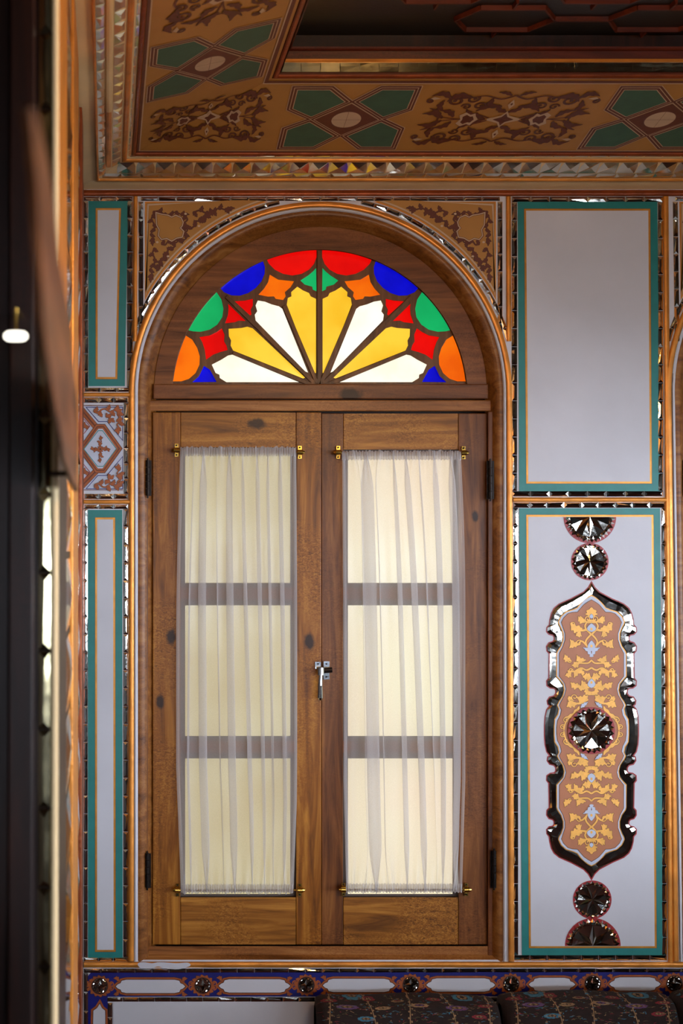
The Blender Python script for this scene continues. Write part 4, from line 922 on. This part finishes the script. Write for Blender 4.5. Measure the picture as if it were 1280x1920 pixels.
# ================================================================== CUSHIONS
M['cush'] = paint('cushion_brown', (34, 18, 16), .85, .35, 60, bump=.6, bscale=400)
for k, c in (('f_blue', (62, 120, 146)), ('f_red', (128, 36, 48)), ('f_tan', (150, 118, 84)), ('f_purple', (96, 66, 110)), ('f_olive', (92, 84, 52))): M[k] = paint(k, c, .85, .25, 90, bump=.4, bscale=400)
def cushion(xa, xb, zt_, label, seed):
    rnd = random.Random(seed); X0 = W(xa, 1880, -.08).x; X1 = W(xb, 1880, -.08).x; cx = (X0 + X1) / 2; hw = (X1 - X0) / 2 - .002; Ht = zt_; th = .085
    e = empty('cushion', (cx, D - .1, 0)); tag(e, label, 'cushion', 'brown floral back cushions along the wall')
    def at(s, t, h):   # s -1..1 across, t angle round the Y-Z section
        en = max(0, 1 - abs(s) ** 9) ** .28; n = .55
        c, sn = math.cos(t), math.sin(t); f = lambda v: math.copysign(abs(v) ** n, v)
        rr = 1 + h / .1
        y = -th * f(c) * (.25 + .75 * en) * rr; z = (Ht / 2 + h) * f(sn) * (.90 + .10 * en) * (1 + .012 * math.sin(s * 5 + seed))
        lean = .03 * (z / Ht)
        return Vector((cx + s * hw, D - .098 + y + lean, Ht / 2 + z))
    m = Mesh(); m.grid([[at(-1 + 2 * i / 60, 2 * math.pi * j / 56, 0) for i in range(61)] for j in range(57)], 'cush'); m.build('cover', e, smooth=True)
    P = Painter(lambda x, y, h: at(x, y, h), base=.0006)
    ay = lambda v: v
    def fl(cx_, cy_, r, m1, m2):
        r = r * 1.3; kx = 1 / hw; ky = 3.0
        for q in range(9):
            a = q * 2 * math.pi / 9; c = (cx_ + r * .62 * math.cos(a) * kx, cy_ + r * .62 * math.sin(a) * ky)
            P.disc(c, r * .34 * kx, r * .34 * ky, m1, 1 + q % 2, 8)
        P.disc((cx_, cy_), r * .5 * kx, r * .5 * ky, 'cush', 4, 12)
        for q in range(6):
            a = q * math.pi / 3; P.disc((cx_ + r * .3 * math.cos(a) * kx, cy_ + r * .3 * math.sin(a) * ky), r * .15 * kx, r * .15 * ky, m2, 5, 7)
    for k in range(5):
        s = -.86 + k * .43
        P.stroke([(s - .05 * (1 if k % 2 else -1), 1.9), (s, 1.3), (s + .04 * (1 if k % 2 else -1), .6)], .012, .012, 'f_tan', 1)
        for q in range(16):
            t = 1.9 - q * .085; sg = 1 if q % 2 else -1; x = s - .05 * (1 if k % 2 else -1) * (t - 1.2) / .7
            P.disc((x + sg * .017, t), .010, .028, 'f_tan', 2, 7)
    for i in range(22):
        s = -.93 + 1.86 * (i + rnd.uniform(.1, .9)) / 22
        for t0, t1 in ((.65, .95), (.95, 1.2), (1.2, 1.5), (1.5, 1.8)):
            t = rnd.uniform(t0, t1); kx = 1 / hw
            for q in range(5):
                a = rnd.uniform(0, 6.28); r = rnd.uniform(.008, .014); c = (s + rnd.uniform(-.05, .05), t + rnd.uniform(-.06, .06))
                P.leaf(c, (c[0] + math.cos(a) * r * kx * 1.2, c[1] + math.sin(a) * r * 3.4), .012, rnd.choice(['f_olive', 'f_tan', 'f_olive', 'f_red', 'f_blue']), 1, .2)
    for (s, t, r, a, b) in ((-.68, 1.25, .024, 'f_purple', 'f_tan'), (-.58, 1.62, .022, 'f_blue', 'f_tan'), (-.86, 1.5, .018, 'f_red', 'f_tan'), (-.3, 1.2, .017, 'f_tan', 'f_tan'), (-.12, 1.45, .014, 'f_tan', 'f_red'),
                         (.1, 1.25, .02, 'f_tan', 'f_purple'), (.28, 1.5, .016, 'f_red', 'f_tan'), (.5, 1.2, .024, 'f_purple', 'f_tan'), (.62, 1.58, .022, 'f_blue', 'f_tan'), (.82, 1.3, .017, 'f_red', 'f_tan'), (-.42, 1.55, .014, 'f_red', 'f_tan'), (.72, .95, .016, 'f_red', 'f_tan'), (-.5, .9, .018, 'f_blue', 'f_tan')):
        fl(s, t, r, a, b)
    P.build('woven_flowers', e)
cushion(588, 932, .425, 'brown floral cushion below the window, leftmost of the row', 1)
cushion(934, 1258, .432, 'brown floral cushion below the medallion panel', 2)
cushion(1260, 1590, .436, 'brown floral cushion cut off by the right edge of the view', 5)
# ================================================================== LEFT WALL, close and out of focus
def xz(x): return 2250 * -XL / (200 - x)      # depth at which the left wall plane projects to column x
def lstrip(xa, xb, proud, mat, h0=0, h1=ZC, name=None):
    z0, z1 = sorted((xz(xa), xz(xb))); m = Mesh(); m.box((XL - .001, z0, h0), (XL + proud, z1, h1), mat); return m
for (xa, xb, pr, mat) in ((131, 141, .006, 'gold'), (146.5, 149, .008, 'copper'), (104, 122, .002, 'w_dark')):
    struct(lstrip(xa, xb, pr, mat).build('trim_%d' % tn, bevel=.002)); tn += 1
lm = lambda x, y, h: Vector((XL + h, x, y))
for (xa, xb, lb) in ((141.5, 146, 'upright mirror strip on the left wall nearest the corner'), (123, 130.5, 'upright mirror strip on the left wall, left of the gilt strip')):
    m = Mesh()
    a, b = xz(xa), xz(xb); mirror_run(m, lm, [((a + b) / 2, .1), ((a + b) / 2, ZC)], abs(b - a) * .96, .12, .03, 'mirror', 1)
    tag(m.build('mirror_border'), lb, 'mirror border')
# edge of the recess: mirrored and gilt casing facing the viewer
m = Mesh(); jm = lambda x, y, h: Vector((x, ZR - h, y)); mirror_run(m, jm, [(XL - .010, .1), (XL - .010, ZC)], .016, .09, .3, 'mirror_dim', 1)
tag(m.build('mirror_border'), 'blurred mirror strip on the edge of the dark recess at the left', 'mirror border')
m = Mesh(); m.box((XL - .002, ZR - .004, 0), (XL + .004, ZR + .05, ZC), 'cove'); struct(m.build('trim_%d' % tn, bevel=.002)); tn += 1
m = Mesh(); m.box((XL - .052, ZR - .012, 0), (XL - .022, ZR, ZC), 'w_dark'); m.box((XL - .108, ZR - .006, 0), (XL - .088, ZR, ZC), 'gold'); struct(m.build('trim_%d' % tn, bevel=.003)); tn += 1
# gold strip glowing in the upper left
zg0, zg1 = 1.70, 1.98
m = Mesh(); m.box((XL, 1.46, CH + .22), (XL + .004, 1.75, ZC), 'gold'); struct(m.build('trim_%d' % tn, bevel=.003), 'broad gilt strip high on the left wall'); tn += 1
# worn curved wooden arch end that stands proud of the left wall
xp = -.036
def pl3(x, y, X=xp): r = ray(x, y); return CAM + r * (X / r.x)
up = catmull([(60, 200), (80, 260), (95, 330), (103, 398), (111, 485), (119, 534), (129, 598), (137, 679), (143, 743), (145, 824), (144, 900), (143, 921)], 5)
lo = catmull([(56, 204), (64, 280), (70, 360), (74, 440), (77, 501), (79, 550), (81, 598), (87, 650), (94, 695), (107, 776), (119, 847), (132, 889), (143, 921)], 5)
m = Mesh()
n = 44
def rs_open(p, n):
    L = [0]
    for i in range(1, len(p)): L.append(L[-1] + math.dist(p[i - 1], p[i]))
    o = []; j = 0
    for k in range(n):
        q = L[-1] * k / (n - 1)
        while j < len(p) - 2 and L[j + 1] < q: j += 1
        t = (q - L[j]) / max(1e-9, L[j + 1] - L[j]); o.append((p[j][0] + (p[j + 1][0] - p[j][0]) * t, p[j][1] + (p[j + 1][1] - p[j][1]) * t))
    return o
rows = [[pl3(*p) for p in rs_open(up, n)], [pl3(*p) for p in rs_open(lo, n)]]; A = []; 
for i in range(n):
    a = rows[0][i]; b = rows[1][i]; c_ = (a + b) / 2
    A.append([a + Vector((-.004, 0, 0)), a, a * .75 + b * .25 + Vector((.0015, 0, 0)), c_ + Vector((.002, 0, 0)), a * .25 + b * .75 + Vector((.0015, 0, 0)), b, b + Vector((-.004, 0, 0))])
A2 = [q_[:] for q_ in A]; m.grid(A, 'w_curve', True)
pk = (rows[0][-3] + rows[1][-3]) / 2; m.tube([Vector((XL, pk.y, pk.z)), pk], .003, 'w_dark', 8); tag(m.build('wooden_arch'), 'worn curved wooden arch edge, blurred, on the near left wall', 'wooden arch')
# small glowing disc standing in for a lamp reflection, and a dark rounded vase
LP = Vector((-.099, 1.30, CH + .232))
la = empty('lamp_reflection', LP); tag(la, 'small glowing white disc in place of a lamp reflection, blurred, at far left', 'lamp')
M['spotglow'] = glow('spot_glow', (255, 250, 235), (255, 246, 225), 3.0)
m = Mesh(); m.grid([[LP + Vector((.013 * r * math.cos(t * math.pi / 10), .010 * r * math.sin(t * math.pi / 10), z)) for t in range(20)] for r, z in ((.05, -.005), (.8, -.0045), (1, -.002), (1, .002), (.8, .0045), (.05, .005))], 'spotglow', True); m.build('glow_shell', la)
m = Mesh(); m.tube([LP + Vector((0, 0, .005)), LP + Vector((0, 0, .03)), Vector((LP.x, ZR, LP.z + .04))], .002, 'brass', 8); m.build('spot_arm', la)
ve = empty('vase', (-.150, 1.0, 0)); tag(ve, 'dark rounded tall vase with a dull yellow shoulder at bottom left', 'vase')
def lathe(prof, c, mat, name, parent):
    m = Mesh(); m.grid([[Vector((c[0] + r * math.cos(t * math.pi / 18), c[1] + r * math.sin(t * math.pi / 18), z)) for t in range(36)] for r, z in prof], mat, True); return m.build(name, parent, smooth=True)
lathe([(.001, 0), (.08, 0), (.09, .03), (.06, .12), (.085, .35), (.105, .7), (.112, .95), (.108, 1.06), (.098, 1.115), (.085, 1.145)], (-.150, 1.0), 'black', 'body', ve)
lathe([(.0855, 1.144), (.088, 1.150), (.075, 1.162), (.05, 1.17), (.03, 1.18), (.03, 1.2), (.001, 1.2)], (-.150, 1.0), 'f_olive', 'shoulder', ve)
# unseen lamp added above the view as warm fill for ceiling and upper wall
WLP = Vector((.9, 1.2, CH + .80)); wl = empty('warm_fill_lamp', WLP); tag(wl, 'added warm fill lamp hung out of view above', 'lamp')
m = Mesh(); m.tube([WLP + Vector((0, 0, .06)), WLP + Vector((0, 0, .36))], .006, 'brass', 8); m.build('stem', wl)
m = Mesh(); m.grid([[WLP + Vector((r * math.cos(t * math.pi / 8), r * math.sin(t * math.pi / 8), z)) for t in range(16)] for r, z in ((.06, -.08), (.1, -.05), (.12, 0), (.06, .06))], 'g_yellow', True); m.build('glow_shell', wl, smooth=True)
ld = bpy.data.lights.new('warm_fill_light', 'POINT'); ld.energy = LAMP; ld.color = (1, .60, .25); ld.shadow_soft_size = .12
lo_ = bpy.data.objects.new('warm_fill_light', ld); COL.objects.link(lo_); lo_.location = WLP + Vector((0, 0, -.16))
